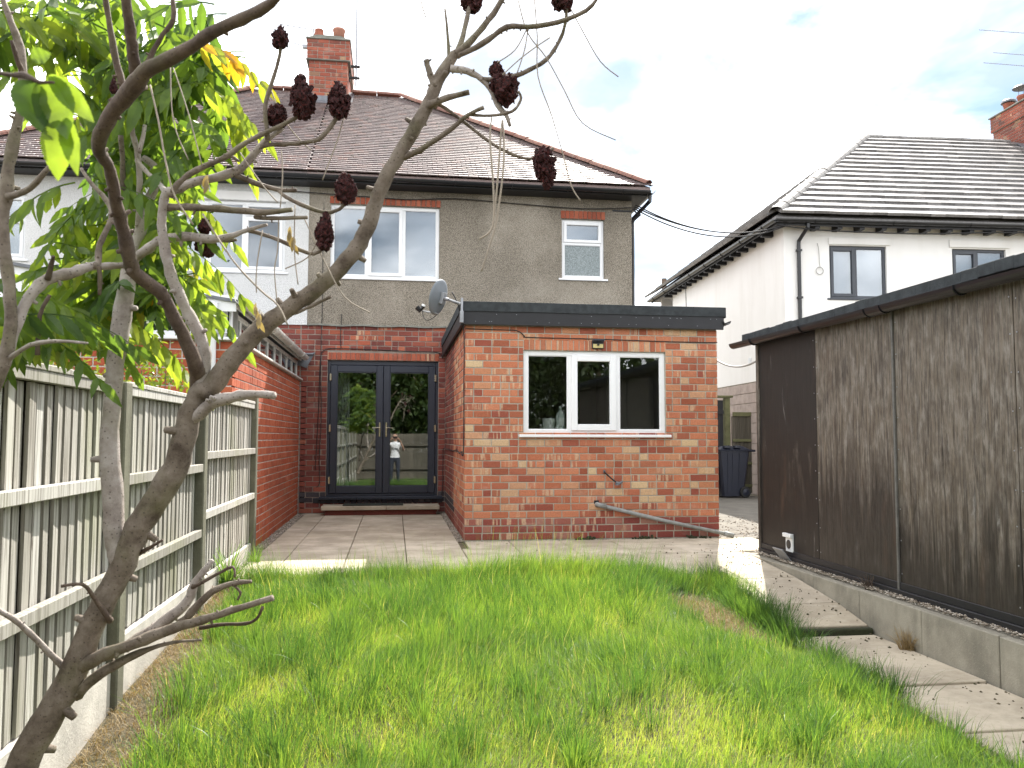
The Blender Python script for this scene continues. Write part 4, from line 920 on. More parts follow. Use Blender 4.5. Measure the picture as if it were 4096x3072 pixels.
m = MB(); m.box(H2X-.02, H2X, 17.17, 17.30, 2.87, 3.0); [m.box(H2X-.03, H2X-.02, 17.18, 17.29, 2.885+.03*k, 2.9+.03*k) for k in range(4)]; m.build('wall_vent', M['white_plastic'], h2)
h2.rotation_euler = (0, 0, rad(-3.0))
# chimney of that house
K0, K1, KY0, KY1 = 16.15, 17.1, 18.4, 20.85
m = MB(); m.box(K0+.008, K1, KY0, KY1-.008, 7.8, 9.72); m.box(K0-.035, K1, KY0, KY1+.035, 9.72, 10.12); ch2 = m.build('chimney', M['mortar_dark'], h2)
bl = brick_list(KY0, KY1, 8.60, 13, .0862, .226, [], seed=51); lay(ch2, [(-a, b, c, d) for a, b, c, d in bl], lambda u, z: (K0, -u, z), -math.pi/2, lambda u, z: M['brick_chimney'])
bl = brick_list(KY0, KY1+.04, 9.72, 5, .081, .226, [], seed=52); lay(ch2, [(-a, b, c, d) for a, b, c, d in bl], lambda u, z: (K0-.043, -u, z), -math.pi/2, lambda u, z: M['brick_chimney'])
m = MB(); m.box(K0-.08, K1, KY0, KY1+.08, 10.125, 10.165, .01); m.build('chimney_cap', M['mortar_cap'], ch2)
for i, (y, top) in enumerate(((20.55, 'cowl'), (20.0, 'disc'), (19.45, 'cowl'), (18.9, 'disc'))):
    m = MB(); m.lathe([(.13, 10.1), (.13, 10.38), (.15, 10.40), (.15, 10.45), (.11, 10.45), (.11, 10.1)], (K0+.28, y, 0), 12)
    m.build('chimney_pot', M['terracotta'], ch2, smooth=True)
    m = MB()
    if top == 'cowl': m.lathe([(.20, 10.47), (.19, 10.52), (.12, 10.57), (.02, 10.59)], (K0+.28, y, 0), 12)
    else: m.lathe([(.25, 10.66), (.20, 10.71), (.02, 10.74)], (K0+.28, y, 0), 14); [m.tube([(K0+.28+.1*math.cos(a), y+.1*math.sin(a), 10.45), (K0+.28+.1*math.cos(a), y+.1*math.sin(a), 10.67)], .008, 4) for a in (0, 2.1, 4.2)]
    m.build('chimney_cowl', M['lead'], ch2, smooth=False)
m = MB(); m.obox((K0-.1, 19.2, rz3(4.3)+.1), (.12, 0, 0), Vector((0, 1, T3)).normalized()*.6, Vector((0, -T3, 1)).normalized()*.008); m.build('lead_flashing', M['lead'], ch2)
coil = MB(); coil.tube(smooth_path([(8.34, H2Y-.06, 5.13), (8.37, H2Y-.062, 5.0), (8.38, H2Y-.062, 4.75), (8.39, H2Y-.062, 4.64)], 3), .006, 5)
coil.tube([(8.375+.075*math.cos(a)*(1+.02*k), H2Y-.066-.002*k, 4.57+.075*math.sin(a)) for k, a in [(i/10, i*2*math.pi/14+1.4) for i in range(36)]], .007, 5)
tag(coil.build('cable_coil', M['cable_grey']), 'coiled grey cable hanging on the white house wall left of its window', 'cable')

# ------------------------------------------------------------------ shed and its low wall
SX = 3.97; SY1, SY0 = 8.62, 2.4
shed = empty('timber_shed', (4.9, 5.5, 0), 'large black weathered timber shed with flat felt roof along the path', 'shed')
m = MB(); m.box(SX+.02, 7.2, SY0, SY1-.02, .0, 2.30); m.build('shed_body', M['black_paint'], shed)
seams = [8.62, 7.365, 6.11, 4.81, 3.58, 2.4]
for (a, b), cl_ in zip(zip(seams[1:], seams[:-1]), ((.24, .7), (.72, .70), (.68, .30), (.70, .3), (.66, .3))):
    m = MB(); m.box(SX, SX+.018, a+.004, b-.004, .045, 2.30, .002); m.build('wall_panel', M['shed_panel'], shed).color = (cl_[0], cl_[1], 0, 1)
m = MB(); m.box(SX+.03, 7.2, SY1-.019, SY1+.0, .045, 2.30, .002); m.build('wall_panel', M['shed_panel'], shed)
m = MB(); m.box(SX-.018, SX+.019, SY1-.035, SY1+.02, .04, 2.28, .003); m.build('corner_batten', M['shed_panel'], shed)
m = MB(); m.box(SX-.020, SX-.001, 6.099, 6.121, .03, 2.28, .003); m.build('batten', M['pipe_dark'], shed)
for y_ in seams[1:5]:
    m = MB()
    for k in range(9):
        for dy in (-.03, .03): z_ = .16+k*.25+R.uniform(-.02, .02); m.lathe([(.006, SX-.003), (.006, SX-.0005)], (0, y_+dy, z_), 6, axis='x')
    m.build('nail_heads', M['galvanised'], shed)
m = MB(); m.box(SX-.03, SX+.019, SY0, SY1+.01, .0, .043, .004); m.box(SX-.012, SX-.001, SY0, SY1, .0435, .10, .003); m.build('base_rail', M['black_paint'], shed)
m = MB(); q4 = random.Random(2); N_ = 40
for i in range(N_):
    a, b = SY0-.2+(SY1+.45-SY0)*i/N_, SY0-.2+(SY1+.45-SY0)*(i+1)/N_; w = q4.uniform(-.008, .008)
    m.obox((SX-.06, (a+b)/2, 2.355+w), (.012, 0, 0), (0, (b-a)/2+.002, 0), (0, 0, .042), .004)
m.box(SX-.05, 7.4, SY0-.2, SY1+.24, 2.33, 2.36); m.add([(SX-.07, SY0-.2, 2.395), (7.4, SY0-.2, 2.62), (7.4, SY1+.25, 2.62), (SX-.07, SY1+.25, 2.395)], [(0, 1, 2, 3)]); m.box(SX-.05, 7.4, SY1+.225, SY1+.25, 2.30, 2.39); m.build('felt_roof', M['felt'], shed)
gutter(shed, (SX-.10, SY0, 2.27), (SX-.10, SY1+.42, 2.315), .058, M['black_plastic'], brackets=6)
gutter(shed, (SX-.10, 6.05, 2.294), (SX-.10, 6.25, 2.295), .066, M['black_plastic'], 'gutter_joint')
fl = MB(); fl.box(SX-.022, SX-.001, 7.86, 8.0, .09, .27, .004); fl.box(SX-.05, SX-.022, 7.845, 8.015, .235, .275, .004)
fo = fl.build('vent_flap', M['white_plastic'], shed)
m = MB(); m.lathe([(.045, SX-.027), (.045, SX-.0221)], (0, 7.93, .165), 14, axis='x'); m.build('vent_hole', M['black_plastic'], shed)
rw = empty('low_concrete_wall', (3.84, 5.5, -.35), 'low concrete block wall along the foot of the dark shed', 'wall')
js = [8.72, 7.93, 7.17, 6.42, 5.61, 4.83, 4.05, 3.25, 2.45]
for a, b in zip(js[1:], js[:-1]):
    m = MB(); m.box(3.80+R.uniform(-.003, .003), 3.87, a+.004, b-.004, -.46, -.014+R.uniform(-.003, .003), .006); m.build('concrete_block', M['concrete'], rw)
m = MB(); m.box(3.871, 3.985, 2.45, 8.7, -.4, -.022); m.build('gravel_bed', M['concrete'], rw)
pl = MB(); pl.obox((3.905, 7.97, .045), Vector((-.06, .0, .075)), (0, .11, 0), Vector((.004, 0, .003)), .0015)
tag(pl.build('metal_plate', M['steel_plate']), 'small grey metal plate leaning below the white shed flap', 'plate')

# ------------------------------------------------------------------ left fence
FX = -1.47
fence = empty('garden_fence', (FX, 5, -.2), 'weathered grey timber fence with concrete posts and gravel boards on the left', 'fence')
posts = [8.93, 6.58, 4.70, 2.85, 1.0, -0.85, -2.7, -4.5]
for i, y in enumerate(posts):
    m = MB(); zt = 1.66 if i == 0 else (1.60 if i == 1 else 1.53); m.box(FX-.05, FX+.05, y-.055, y+.055, -.6, zt, .008); m.build('concrete_post', M['concrete_post'], fence)
def fz(y): return lerp(y, [(2, -.33), (4.2, -.25), (4.9, -.17), (6.7, -.10), (9, .0)])
for i in range(len(posts)-1):
    b, a = posts[i]-.06, posts[i+1]+.06; g0 = fz((a+b)/2); top = 1.585 if i == 0 else 1.52
    m = MB(); m.box(FX-.03, FX+.02, a, b, -.55, g0+.30 if i else g0+.20, .006); m.build('gravel_board', M['concrete_pale'], fence)
    zb = g0+.31 if i else g0+.21
    m = MB(); m.box(FX-.045, FX+.035, a, b, top-.012, top+.016, .004); m.box(FX-.005, FX+.03, a, b, top-.06, top-.013, .003); pn = m.build('fence_panel', M['fence_wood'], fence)
    n = round((b-a)/.098); w = (b-a)/n
    bm_ = None
    for k in range(n):
        y = a+w*(k+.5)
        if bm_ is None:
            mm = MB(); mm.prism([(-w*.42, .0), (w*.40, -.006), (w*.40, .010), (-w*.42, .016)], 0, top-.062-zb, axis='z'); mm.v = [(p[1], p[0], p[2]) for p in mm.v]; bm_ = mm.mesh('board', M['fence_wood'])
            import bmesh as _b
            _bm2 = _b.new(); _bm2.from_mesh(bm_); _b.ops.recalc_face_normals(_bm2, faces=_bm2.faces); _bm2.to_mesh(bm_); _bm2.free()
        inst('board', bm_, (FX-.018+R.uniform(-.004, .004), y, zb+R.uniform(-.004, .004)), pn, (R.uniform(-.004, .004), R.uniform(-.004, .004), R.uniform(-.05, .05)))
    mm = MB(); mm.box(FX-.044, FX-.032, a, b, zb, top-.02); mm.build('backing_board', M['fence_dark'], pn)  # dark sheet puts the shade of the gaps between boards into colour
    for z in ((1.09, .63) if i == 0 else (1.0, .51)):
        m = MB(); m.box(FX+.002, FX+.045, a, b, z-.03, z+.03, .004); m.build('rail', M['fence_wood'], pn)
# fence across the bottom of the garden behind the viewer, seen in the door glass
bf = empty('rear_fence', (1, -4.5, -.4), 'brown timber fence across the end of the garden reflected in the doors', 'fence')
for k in range(58):
    x = -1.4+k*.1; m_ = 'fence_dark'
    if k == 0: mm = MB(); mm.box(-.047, .047, -.008, .008, 0, 1.75, .003); bfm = mm.mesh('board', M['fence_dark'])
    inst('board', bfm, (x, -4.5, -.38), bf, (0, 0, R.uniform(-.04, .04)))
m = MB(); m.box(-1.45, 4.4, -4.47, -4.42, .0, .06); m.box(-1.45, 4.4, -4.47, -4.42, .9, .96); m.build('rail', M['fence_dark'], bf)

# ------------------------------------------------------------------ side alley: fence, gate, wheelie bin
sf = empty('side_fence', (7.5, 16, 0), 'dark brown boarded fence behind the wheelie bin at the side of the house', 'fence')
FYY = 17.0
for z0_, z1_ in ((1.70, 1.79), (1.15, 1.21), (.66, .72), (.18, .24)): m = MB(); m.box(7.22, 7.64, FYY-.05, FYY-.02, z0_, z1_, .004); m.build('rail', M['post_green'], sf)
for k in range(5): m = MB(); m.box(7.2+k*.09, 7.287+k*.09, FYY-.018, FYY+.004, .05, 1.70, .003); m.build('board', M['fence_dark'], sf)
gt = empty('side_gate', (6.5, 17.1, 0), 'dark timber side gate with a green-stained post beside the bin', 'gate')
m = MB(); m.box(7.08, 7.20, 17.04, 17.16, 0, 2.1, .008); m.build('gate_post', M['post_green'], gt); m = MB(); m.box(5.4, 7.26, 17.02, 17.18, 2.102, 2.15, .006); m.build('lintel_bar', M['post_green'], gt)
for k in range(14): m = MB(); m.box(5.72+k*.096, 5.812+k*.096, 17.10, 17.122, .08, 2.05, .003); m.build('board', M['black_paint'], gt)
m = MB(); m.box(5.72, 7.06, 17.07, 17.099, 1.75, 1.83); m.box(5.72, 7.06, 17.07, 17.099, .4, .48); m.build('rail', M['black_paint'], gt)
bn = empty('wheelie_bin', (6.9, 16.6, 0), 'navy blue wheelie bin standing on the drive beside the extension', 'bin')
def bin_xf(x, y, z): return (6.93+x, 16.58+y, z)
m = MB(bin_xf); H_ = .96
def taper(m, x0, x1, y0, y1, z0, X0, X1, Y0, Y1, z1, c=.04):
    def ring(a, b, cc, d, z): return [(a+c, cc, z), (b-c, cc, z), (b, cc+c, z), (b, d-c, z), (b-c, d, z), (a+c, d, z), (a, d-c, z), (a, cc+c, z)]
    v = ring(x0, x1, y0, y1, z0)+ring(X0, X1, Y0, Y1, z1); f = [(i, (i+1) % 8, (i+1) % 8+8, i+8) for i in range(8)]+[tuple(range(7, -1, -1)), tuple(range(8, 16))]; m.add(v, f)
taper(m, -.20, .26, -.22, .22, .03, -.30, .37, -.29, .29, H_); body = m.build('bin_body', M['bin_plastic'], bn)
m = MB(bin_xf); taper(m, -.33, .42, -.31, .31, H_+.002, -.335, .44, -.315, .315, H_+.035); taper(m, -.32, .38, -.30, .30, H_+.036, -.25, .25, -.24, .24, H_+.10); m.box(.38, .50, -.28, .28, H_-.015, H_+.03, .012); m.build('bin_lid', M['bin_plastic'], bn)
m = MB(bin_xf); m.box(.02, .16, -.325, -.24, H_+.06, H_+.115, .01); m.box(-.2, -.06, -.325, -.24, H_+.06, H_+.115, .01); m.build('lid_handle', M['bin_plastic'], bn)
for y in (-.25, .25):
    m = MB(bin_xf); m.lathe([(.105, y-.03), (.115, y-.02), (.115, y+.02), (.105, y+.03), (.05, y+.031), (.05, y-.031)], (.27, 0, .115), 18, axis='y'); w_ = m.build('wheel', M['rubber'], bn)
    m = MB(bin_xf); m.lathe([(.07, y-.034), (.04, y-.04), (.02, y-.045)], (.27, 0, .115), 12, axis='y'); m.build('wheel_hub', M['bin_plastic'], w_)
m = MB(bin_xf); [m.obox((x, -.258, .5), (.012, 0, 0), (0, .006, 0), (x*.05, -.035, .42)) for x in (-.1, .0, .14)]; m.build('rib', M['bin_plastic'], bn)
up = empty('utility_pole', (13.5, 40, 0), 'distant utility pole top showing beyond the white house eaves', 'pole')
m = MB(); m.tube([(13.48, 40, 0), (13.48, 40, 9.3)], [.16, .13], 8); m.build('pole', M['bark_dark'], up); m = MB(); m.box(13.3, 13.95, 39.94, 40.06, 8.55, 8.68); m.box(13.6, 13.7, 39.9, 40.1, 8.7, 8.85); m.build('crossarm', M['bark_dark'], up)

# ------------------------------------------------------------------ small fittings
st = empty('door_step', (-.2, 13.4, 0), 'pale stone step with a dark underside below the French doors', 'step')
m = MB(); m.box(-1.13, -.12, 13.30, 13.70, .085, .150, .008); m.build('step_slab', M['slab'], st); m = MB(); m.box(-.115, .725, 13.30, 13.70, .085, .150, .008); m.build('step_slab', M['slab'], st)
m = MB(); m.box(-1.07, .67, 13.38, 13.72, 0.0, .084); m.build('step_base', M['brick_old'], st)
m = MB(); m.box(-.80, .15, 13.33, 13.66, .152, .166, .004); tag(m.build('door_mat', M['mat_dark']), 'dark worn doormat lying on the stone step', 'mat')
dish = empty('satellite_dish', (.62, 9.9, 2.7), 'grey satellite dish on a bracket at the corner of the extension roof', 'satellite dish')
n_ = Vector((-.82, .50, .27)).normalized(); s_ = n_.cross(Vector((0, 0, 1))).normalized(); u_ = s_.cross(n_)
dc = Vector((.50, 9.74, 2.895)); m = MB(); v = []; f = []; K = 28
for i, rr_ in enumerate((0.0001, .07, .14, .19, .215, .215)):
    for k in range(K):
        a = 2*math.pi*k/K; z = (rr_/.215)**2*.045 - .045 + (.012 if i == 5 else 0)
        v.append(tuple(dc + (s_*math.cos(a)*rr_*.92 + u_*math.sin(a)*rr_) + n_*z))
for i in range(5):
    for k in range(K): f.append((i*K+k, i*K+(k+1) % K, (i+1)*K+(k+1) % K, (i+1)*K+k))
m.add(v, f); m.build('reflector', M['dish_grey'], dish, smooth=True)
arm_end = Vector((.275, 9.80, 2.745))
m = MB(); m.tube([dc - u_*.19 - n_*.05, arm_end + Vector((.04, 0, -.01))], .010, 6); m.build('arm', M['galvanised'], dish)
m = MB(); m.tube([arm_end + Vector((.02, 0, -.015)), arm_end + Vector((-.03, .0, .035))], [.026, .032], 10); m.tube([arm_end+Vector((.02, -.01, .01)), arm_end+Vector((.05, -.02, .05))], [.022, .024], 8); m.build('receiver', M['black_plastic'], dish)
m = MB(); m.tube([arm_end+Vector((.045, -.02, .046)), arm_end+Vector((.058, -.024, .062))], [.025, .02], 8); m.build('receiver_cap', M['white_plastic'], dish)
m = MB(); m.obox(dc - n_*.06, s_*.035, u_*.07, n_*.025, .004); m.tube([dc - n_*.08, dc - n_*.14 + Vector((0, 0, 0))], .02, 8); m.tube([dc - n_*.13, Vector((.735, 9.80, 2.84)), Vector((.79, 9.78, 2.83))], .018, 8); m.tube([Vector((.78, 9.775, 2.90)), Vector((.78, 9.775, 2.62))], .016, 8); m.box(.755, .80, 9.745, 9.80, 2.60, 2.74, .004); m.build('bracket', M['galvanised'], dish)
def cable(label, pts, r=.005, mat='cable_black', k=4, n=5, name='cable', group=None):
    m = MB(); m.tube([tuple(p) for p in smooth_path(pts, k)], r, n); return tag(m.build(name, M[mat], smooth=True), label, 'cable', group)
cable('looped black lead hanging under the satellite dish', [(.31, 9.79, 2.74), (.33, 9.77, 2.65), (.38, 9.76, 2.62), (.45, 9.76, 2.66), (.5, 9.77, 2.71)], .005)
cable('black cable dropping from the dish bracket down the corner of the extension', [(.66, 9.78, 2.97), (.72, 9.80, 2.86), (.78, 9.81, 2.68), (.80, 9.82, 2.62), (.815, 9.885, 2.50), (.822, 9.905, 2.3), (.820, 9.91, 1.9), (.822, 9.905, 1.5), (.819, 9.908, 1.05), (.80, 9.93, 1.035), (.822, 10.2, 1.06), (.822, 10.6, 1.03), (.821, 11.0, 1.07), (.822, 11.8, 1.04), (.821, 13.5, 1.05), (.80, 13.78, 1.0), (.80, 13.79, .5), (.78, 13.78, .28)], .007)
cable('thin black cable running along the top brick course of the extension', [(.83, EY-.006, 2.545), (1.2, EY-.006, 2.54), (1.46, EY-.006, 2.535), (1.56, EY-.006, 2.47), (1.62, EY-.006, 2.455), (2.5, EY-.006, 2.45), (3.4, EY-.006, 2.435), (4.02, EY-.006, 2.435)], .006)
cable('black cable draped over the door lintel and down the brick wall', [(-1.27, HY-.012, .7), (-1.25, HY-.012, 1.2), (-1.23, HY-.012, 1.8), (-1.22, HY-.012, 2.45), (-1.16, HY-.012, 2.66), (-.9, HY-.014, 2.69), (-.3, HY-.014, 2.68), (.3, HY-.014, 2.66), (.7, HY-.014, 2.65), (.78, HY-.012, 2.55)], .007)
cable('second black cable hanging straight down beside the French doors', [(-1.20, HY-.011, 5.2), (-1.205, HY-.034, 4.4), (-1.2, HY-.034, 3.3), (-1.21, HY-.03, 3.0), (-1.21, HY-.012, 2.3), (-1.19, HY-.012, 1.6), (-1.21, HY-.012, .9), (-1.20, HY-.012, .5), (-1.25, HY-.012, .42)], .006)
cable('short black cable rising from the lintel into a hole in the pebbledash', [(-.89, HY-.014, 2.70), (-.9, HY-.014, 2.9), (-.89, HY-.035, 3.1), (-.885, HY-.035, 3.26)], .006)
cable('black wires drooping below the front gutter of the grey house', [(-1.8, HY-.06, 5.28), (-.6, HY-.06, 5.24), (.2, HY-.05, 5.22), (1.0, HY-.05, 5.27), (2.2, HY-.05, 5.22), (3.2, HY-.05, 5.19), (4.05, HY-.06, 5.24)], .008)
for i, (dz, dx) in enumerate(((0, 0), (.035, .02), (-.03, -.01))):
    cable('twisted black overhead cables slung between the two houses', [tuple(p) for p in arc_pts((4.10+dx, 13.72, 5.25+dz), (7.55+dx, 15.05, 5.40+dz*.6), .28+.03*i, 8)], .013, k=3, name='overhead_cable', group='overhead cables between the houses')
cable('black cables strung along the eaves of the white rendered house', [(7.4, 14.98, 5.38), (8.2, 15.03, 5.33), (9.5, 14.95, 5.30), (10.6, 14.88, 5.30), (12, 14.79, 5.36), (14, 14.66, 5.36)], .014)
cable('dangling black wire on the side wall of the white house', [(7.63, 20.9, 5.35), (7.64, 20.9, 5.0), (7.64, 20.88, 4.5), (7.64, 20.86, 4.2)], .010)
cable('pale grey cable looped between the extension and the shed', [tuple(p) for p in arc_pts((4.03, 10.0, 2.24), (4.02, 8.64, 2.12), .10, 8)], .012, 'cable_grey')
br = MB(); br.tube([(4.08, 13.74, 5.22), (4.16, 13.70, 5.10), (4.24, 13.62, 5.22), (4.3, 13.55, 5.32)], .018, 6); br.tube([(4.07, 13.76, 5.0), (4.2, 13.70, 5.12)], .022, 6); br.box(3.72, 4.07, HY-.03, HY-.019, 5.17, 5.20)
tag(br.build('cable_bracket', M['black_paint']), 'black iron cable bracket under the right eaves corner of the grey house', 'bracket')
lt = empty('security_light', (2.47, EY, 2.33), 'small black solar security light above the kitchen window', 'light')
m = MB(); m.box(2.397, 2.545, EY-.035, EY-.001, 2.328, 2.436, .008); m.build('light_case', M['black_plastic'], lt)
m = MB(); m.obox((2.471, EY-.045, 2.415), (.07, 0, 0), (0, .03, -.02), (0, .004, .006)); m.build('solar_panel', M['bin_plastic'], lt)
m = MB(); m.box(2.408, 2.534, EY-.040, EY-.0355, 2.338, 2.385); m.build('led_lens', M['led_panel'], lt); m = MB(); m.lathe([(.014, EY-.058), (.014, EY-.04)], (2.471, 0, 2.375), 10, axis='y'); m.build('sensor', M['black_plastic'], lt)
wp = empty('waste_pipe', (3.3, EY, 0), 'grey plastic waste pipe sloping down across the extension wall', 'pipe')
m = MB(); m.tube([(2.50, EY-.035, .410), (3.3, EY-.05, .215), (4.17, EY-.07, .028)], .024, 10); m.build('pipe', M['pipe_grey'], wp, smooth=True)
m = MB(); m.tube([(2.455, EY+.05, .42), (2.455, EY-.03, .42), (2.475, EY-.036, .417), (2.56, EY-.037, .396)], .030, 10); m.build('elbow', M['pipe_grey'], wp, smooth=True); m = MB(); m.tube([(4.05, EY-.068, .054), (4.17, EY-.07, .027)], .031, 10); m.build('socket', M['pipe_grey'], wp, smooth=True)
m = MB(); m.box(2.42, 2.48, EY-.003, EY+.01, .43, .47); m.build('wall_hole', M['black_paint'], wp)
tp = empty('outside_tap', (2.65, EY, .7), 'short bent metal tap pipe sticking out of the extension wall', 'tap')
m = MB(); m.tube(smooth_path([(2.548, EY+.02, .815), (2.548, EY-.03, .815), (2.58, EY-.04, .78), (2.66, EY-.045, .71), (2.70, EY-.05, .685)], 3), .009, 7); m.build('pipe', M['cable_black'], tp)
m = MB(); m.tube([(2.68, EY-.05, .69), (2.72, EY-.052, .675), (2.765, EY-.055, .70)], [.016, .02, .012], 8); m.box(2.675, 2.72, EY-.075, EY-.03, .655, .675); m.box(2.535, 2.56, EY-.02, EY-.001, .80, .84); m.build('valve', M['lead'], tp)
# things on the kitchen window sill
btl = MB(); btl.lathe([(.052, 1.335), (.056, 1.35), (.056, 1.50), (.045, 1.535), (.018, 1.56), (.017, 1.59), (.02, 1.59), (.02, 1.62), (.001, 1.621)], (2.03, EY+.135, 0), 16)
bo = btl.build('detergent_bottle', M['bottle_plastic'], smooth=True); tag(bo, 'pale plastic detergent bottle standing inside the kitchen window', 'bottle')
m = MB(); m.box(1.995, 2.065, EY+.0745, EY+.0785, 1.38, 1.48); m.build('bottle_label', M['white_plastic'], bo)
jg = MB(); jg.lathe([(.062, 1.335), (.072, 1.34), (.076, 1.46), (.078, 1.468), (.07, 1.468), (.066, 1.345)], (1.885, EY+.15, 0), 18); jg.tube([(1.955, EY+.15, 1.45), (1.985, EY+.15, 1.43), (1.985, EY+.15, 1.37), (1.955, EY+.15, 1.35)], .008, 6)
tag(jg.build('plastic_jug', M['white_plastic'], smooth=True), 'white plastic jug beside the bottle inside the kitchen window', 'jug')
m = MB(); m.box(WK[0]+.06, WK[1]-.06, EY+.096, EY+.28, 1.28, 1.334); tag(m.build('inner_sill', M['upvc_white'], ext))
# aerials
def yagi(m, A, B, n, el_len, ax):
    A, B = Vector(A), Vector(B); m.tube([A, B], .009, 5); ax = Vector(ax).normalized()
    for i in range(n):
        p = A.lerp(B, (i+.5)/n); m.tube([p-ax*el_len, p+ax*el_len], .0045, 4)
ar = empty('roof_aerial', (-1.9, 17.3, 9.4), 'pair of small television aerials on the left of the shared chimney', 'aerial')
m = MB(); yagi(m, (-2.55, 17.5, 9.98), (-1.75, 17.3, 9.80), 13, .075, (.1, .55, .7)); m.tube([(-1.78, 17.3, 9.35), (-1.78, 17.3, 9.9)], .014, 6); m.build('upper_aerial', M['galvanised'], ar)
m = MB(); yagi(m, (-2.65, 17.5, 9.68), (-1.95, 17.3, 9.43), 12, .075, (.1, .55, .7)); m.box(-2.0, -1.9, 17.26, 17.34, 9.39, 9.46); m.build('lower_aerial', M['galvanised'], ar)
ms = empty('aerial_mast', (-.92, 17.6, 8.3), 'tall thin aerial mast clamped to the right side of the shared chimney', 'aerial')
m = MB(); m.tube([(-.90, 17.5, 8.72), (-.905, 17.5, 11.8)], .020, 7); m.build('mast', M['galvanised'], ms)
m = MB(); m.box(-1.06, -.82, 17.47, 17.53, 8.88, 8.92); m.box(-1.06, -.82, 17.47, 17.53, 9.13, 9.17); m.box(-1.055, -1.03, 17.4, 17.6, 8.85, 9.2); m.build('clamp', M['black_paint'], ms)
a2 = empty('roof_aerial', (16.9, 19.6, 10.1), 'cluster of television aerials above the white house chimney', 'aerial')
m = MB(); m.tube([(16.8, 19.0, 9.9), (16.8, 19.0, 12.6)], .02, 6); m.build('mast', M['galvanised'], a2)
for (z, x0, n) in ((12.15, 15.4, 12), (11.55, 15.8, 10), (11.25, 15.5, 12)):
    m = MB(); yagi(m, (x0, 19.5, z+.02), (16.8, 19.0, z-.25), n, .14, (.3, .6, .25)); m.build('aerial', M['galvanised'], a2)
# ------------------------------------------------------------------ grass
def blades(name, P, H, Wd, lean, ldir, rnd, mat, label, cat, parent=None):
    """P roots (n,3); each blade is a bent strip of two quads and a tip"""
    n = len(P); K = np.array([0, .38, .72, 1.0]); curve = K**1.8
    rs = np.random.RandomState(n)
    fa = rs.uniform(0, 2*np.pi, n); side = np.stack([np.cos(fa), np.sin(fa), np.zeros(n)], 1)
    ld = np.stack([np.cos(ldir), np.sin(ldir), np.zeros(n)], 1)
    V = np.zeros((n, 7, 3), np.float32); ws = [1.0, .85, .55]
    up = np.sqrt(np.clip(1-lean**2, .05, 1))
    for i, k in enumerate(K):
        z = H*(k*up + (1-up)*k*(1-k)*.9); c = P + ld*(H*lean*curve[i])[:, None]; c = c.copy(); c[:, 2] += z
        if i < 3:
            w = (Wd*ws[i]*.5)[:, None]; V[:, 2*i] = c-side*w; V[:, 2*i+1] = c+side*w
        else: V[:, 6] = c
    base = (np.arange(n)*7)[:, None]
    lp = np.array([0, 1, 3, 2, 2, 3, 5, 4, 4, 5, 6]); loops = (base+lp[None]).reshape(-1)
    starts = (np.arange(n)*11)[:, None]+np.array([0, 4, 8])[None]
    me = bpy.data.meshes.new(name); me.vertices.add(n*7); me.vertices.foreach_set('co', V.reshape(-1))
    me.loops.add(n*11); me.loops.foreach_set('vertex_index', loops.astype(np.int32)); me.polygons.add(n*3); me.polygons.foreach_set('loop_start', starts.reshape(-1).astype(np.int32))
    try: me.polygons.foreach_set('loop_total', np.tile([4, 4, 3], n).astype(np.int32))
    except Exception: pass
    a = me.attributes.new('rnd', 'FLOAT', 'FACE'); a.data.foreach_set('value', np.repeat(rnd, 3).astype(np.float32))
    me.materials.append(mat); me.update(calc_edges=True); me.validate()
    o = inst(name, me, (0, 0, 0), parent); return tag(o, label, cat, kind='stuff')
rs = np.random.RandomState(7)
def gz_arr(x, y):
    a = np.interp(y, [p[0] for p in LPROF], [p[1] for p in LPROF]); b = np.interp(y, [p[0] for p in RPROF], [p[1] for p in RPROF]); t = np.clip((x-2.0)/1.2, 0, 1)
    return a*(1-t)+b*t
XL = ([2.5, 3.0, 4.5, 6.5, 7.5], [-1.10, -1.14, -1.22, -1.30, -1.34]); XRR = ([2.5, 3.9, 4.9, 5.6, 6.4, 7.0, 7.5], [2.95, 3.02, 3.10, 3.18, 3.26, 3.28, 3.22])
def fld(x, y, s, ph):
    return (np.sin(x*s*1.3+ph)+np.sin(y*s*1.7+ph*2.1)+np.sin((x+y)*s*.9+ph*3.3)+np.sin((x-y)*s*2.1+ph*.7))/4
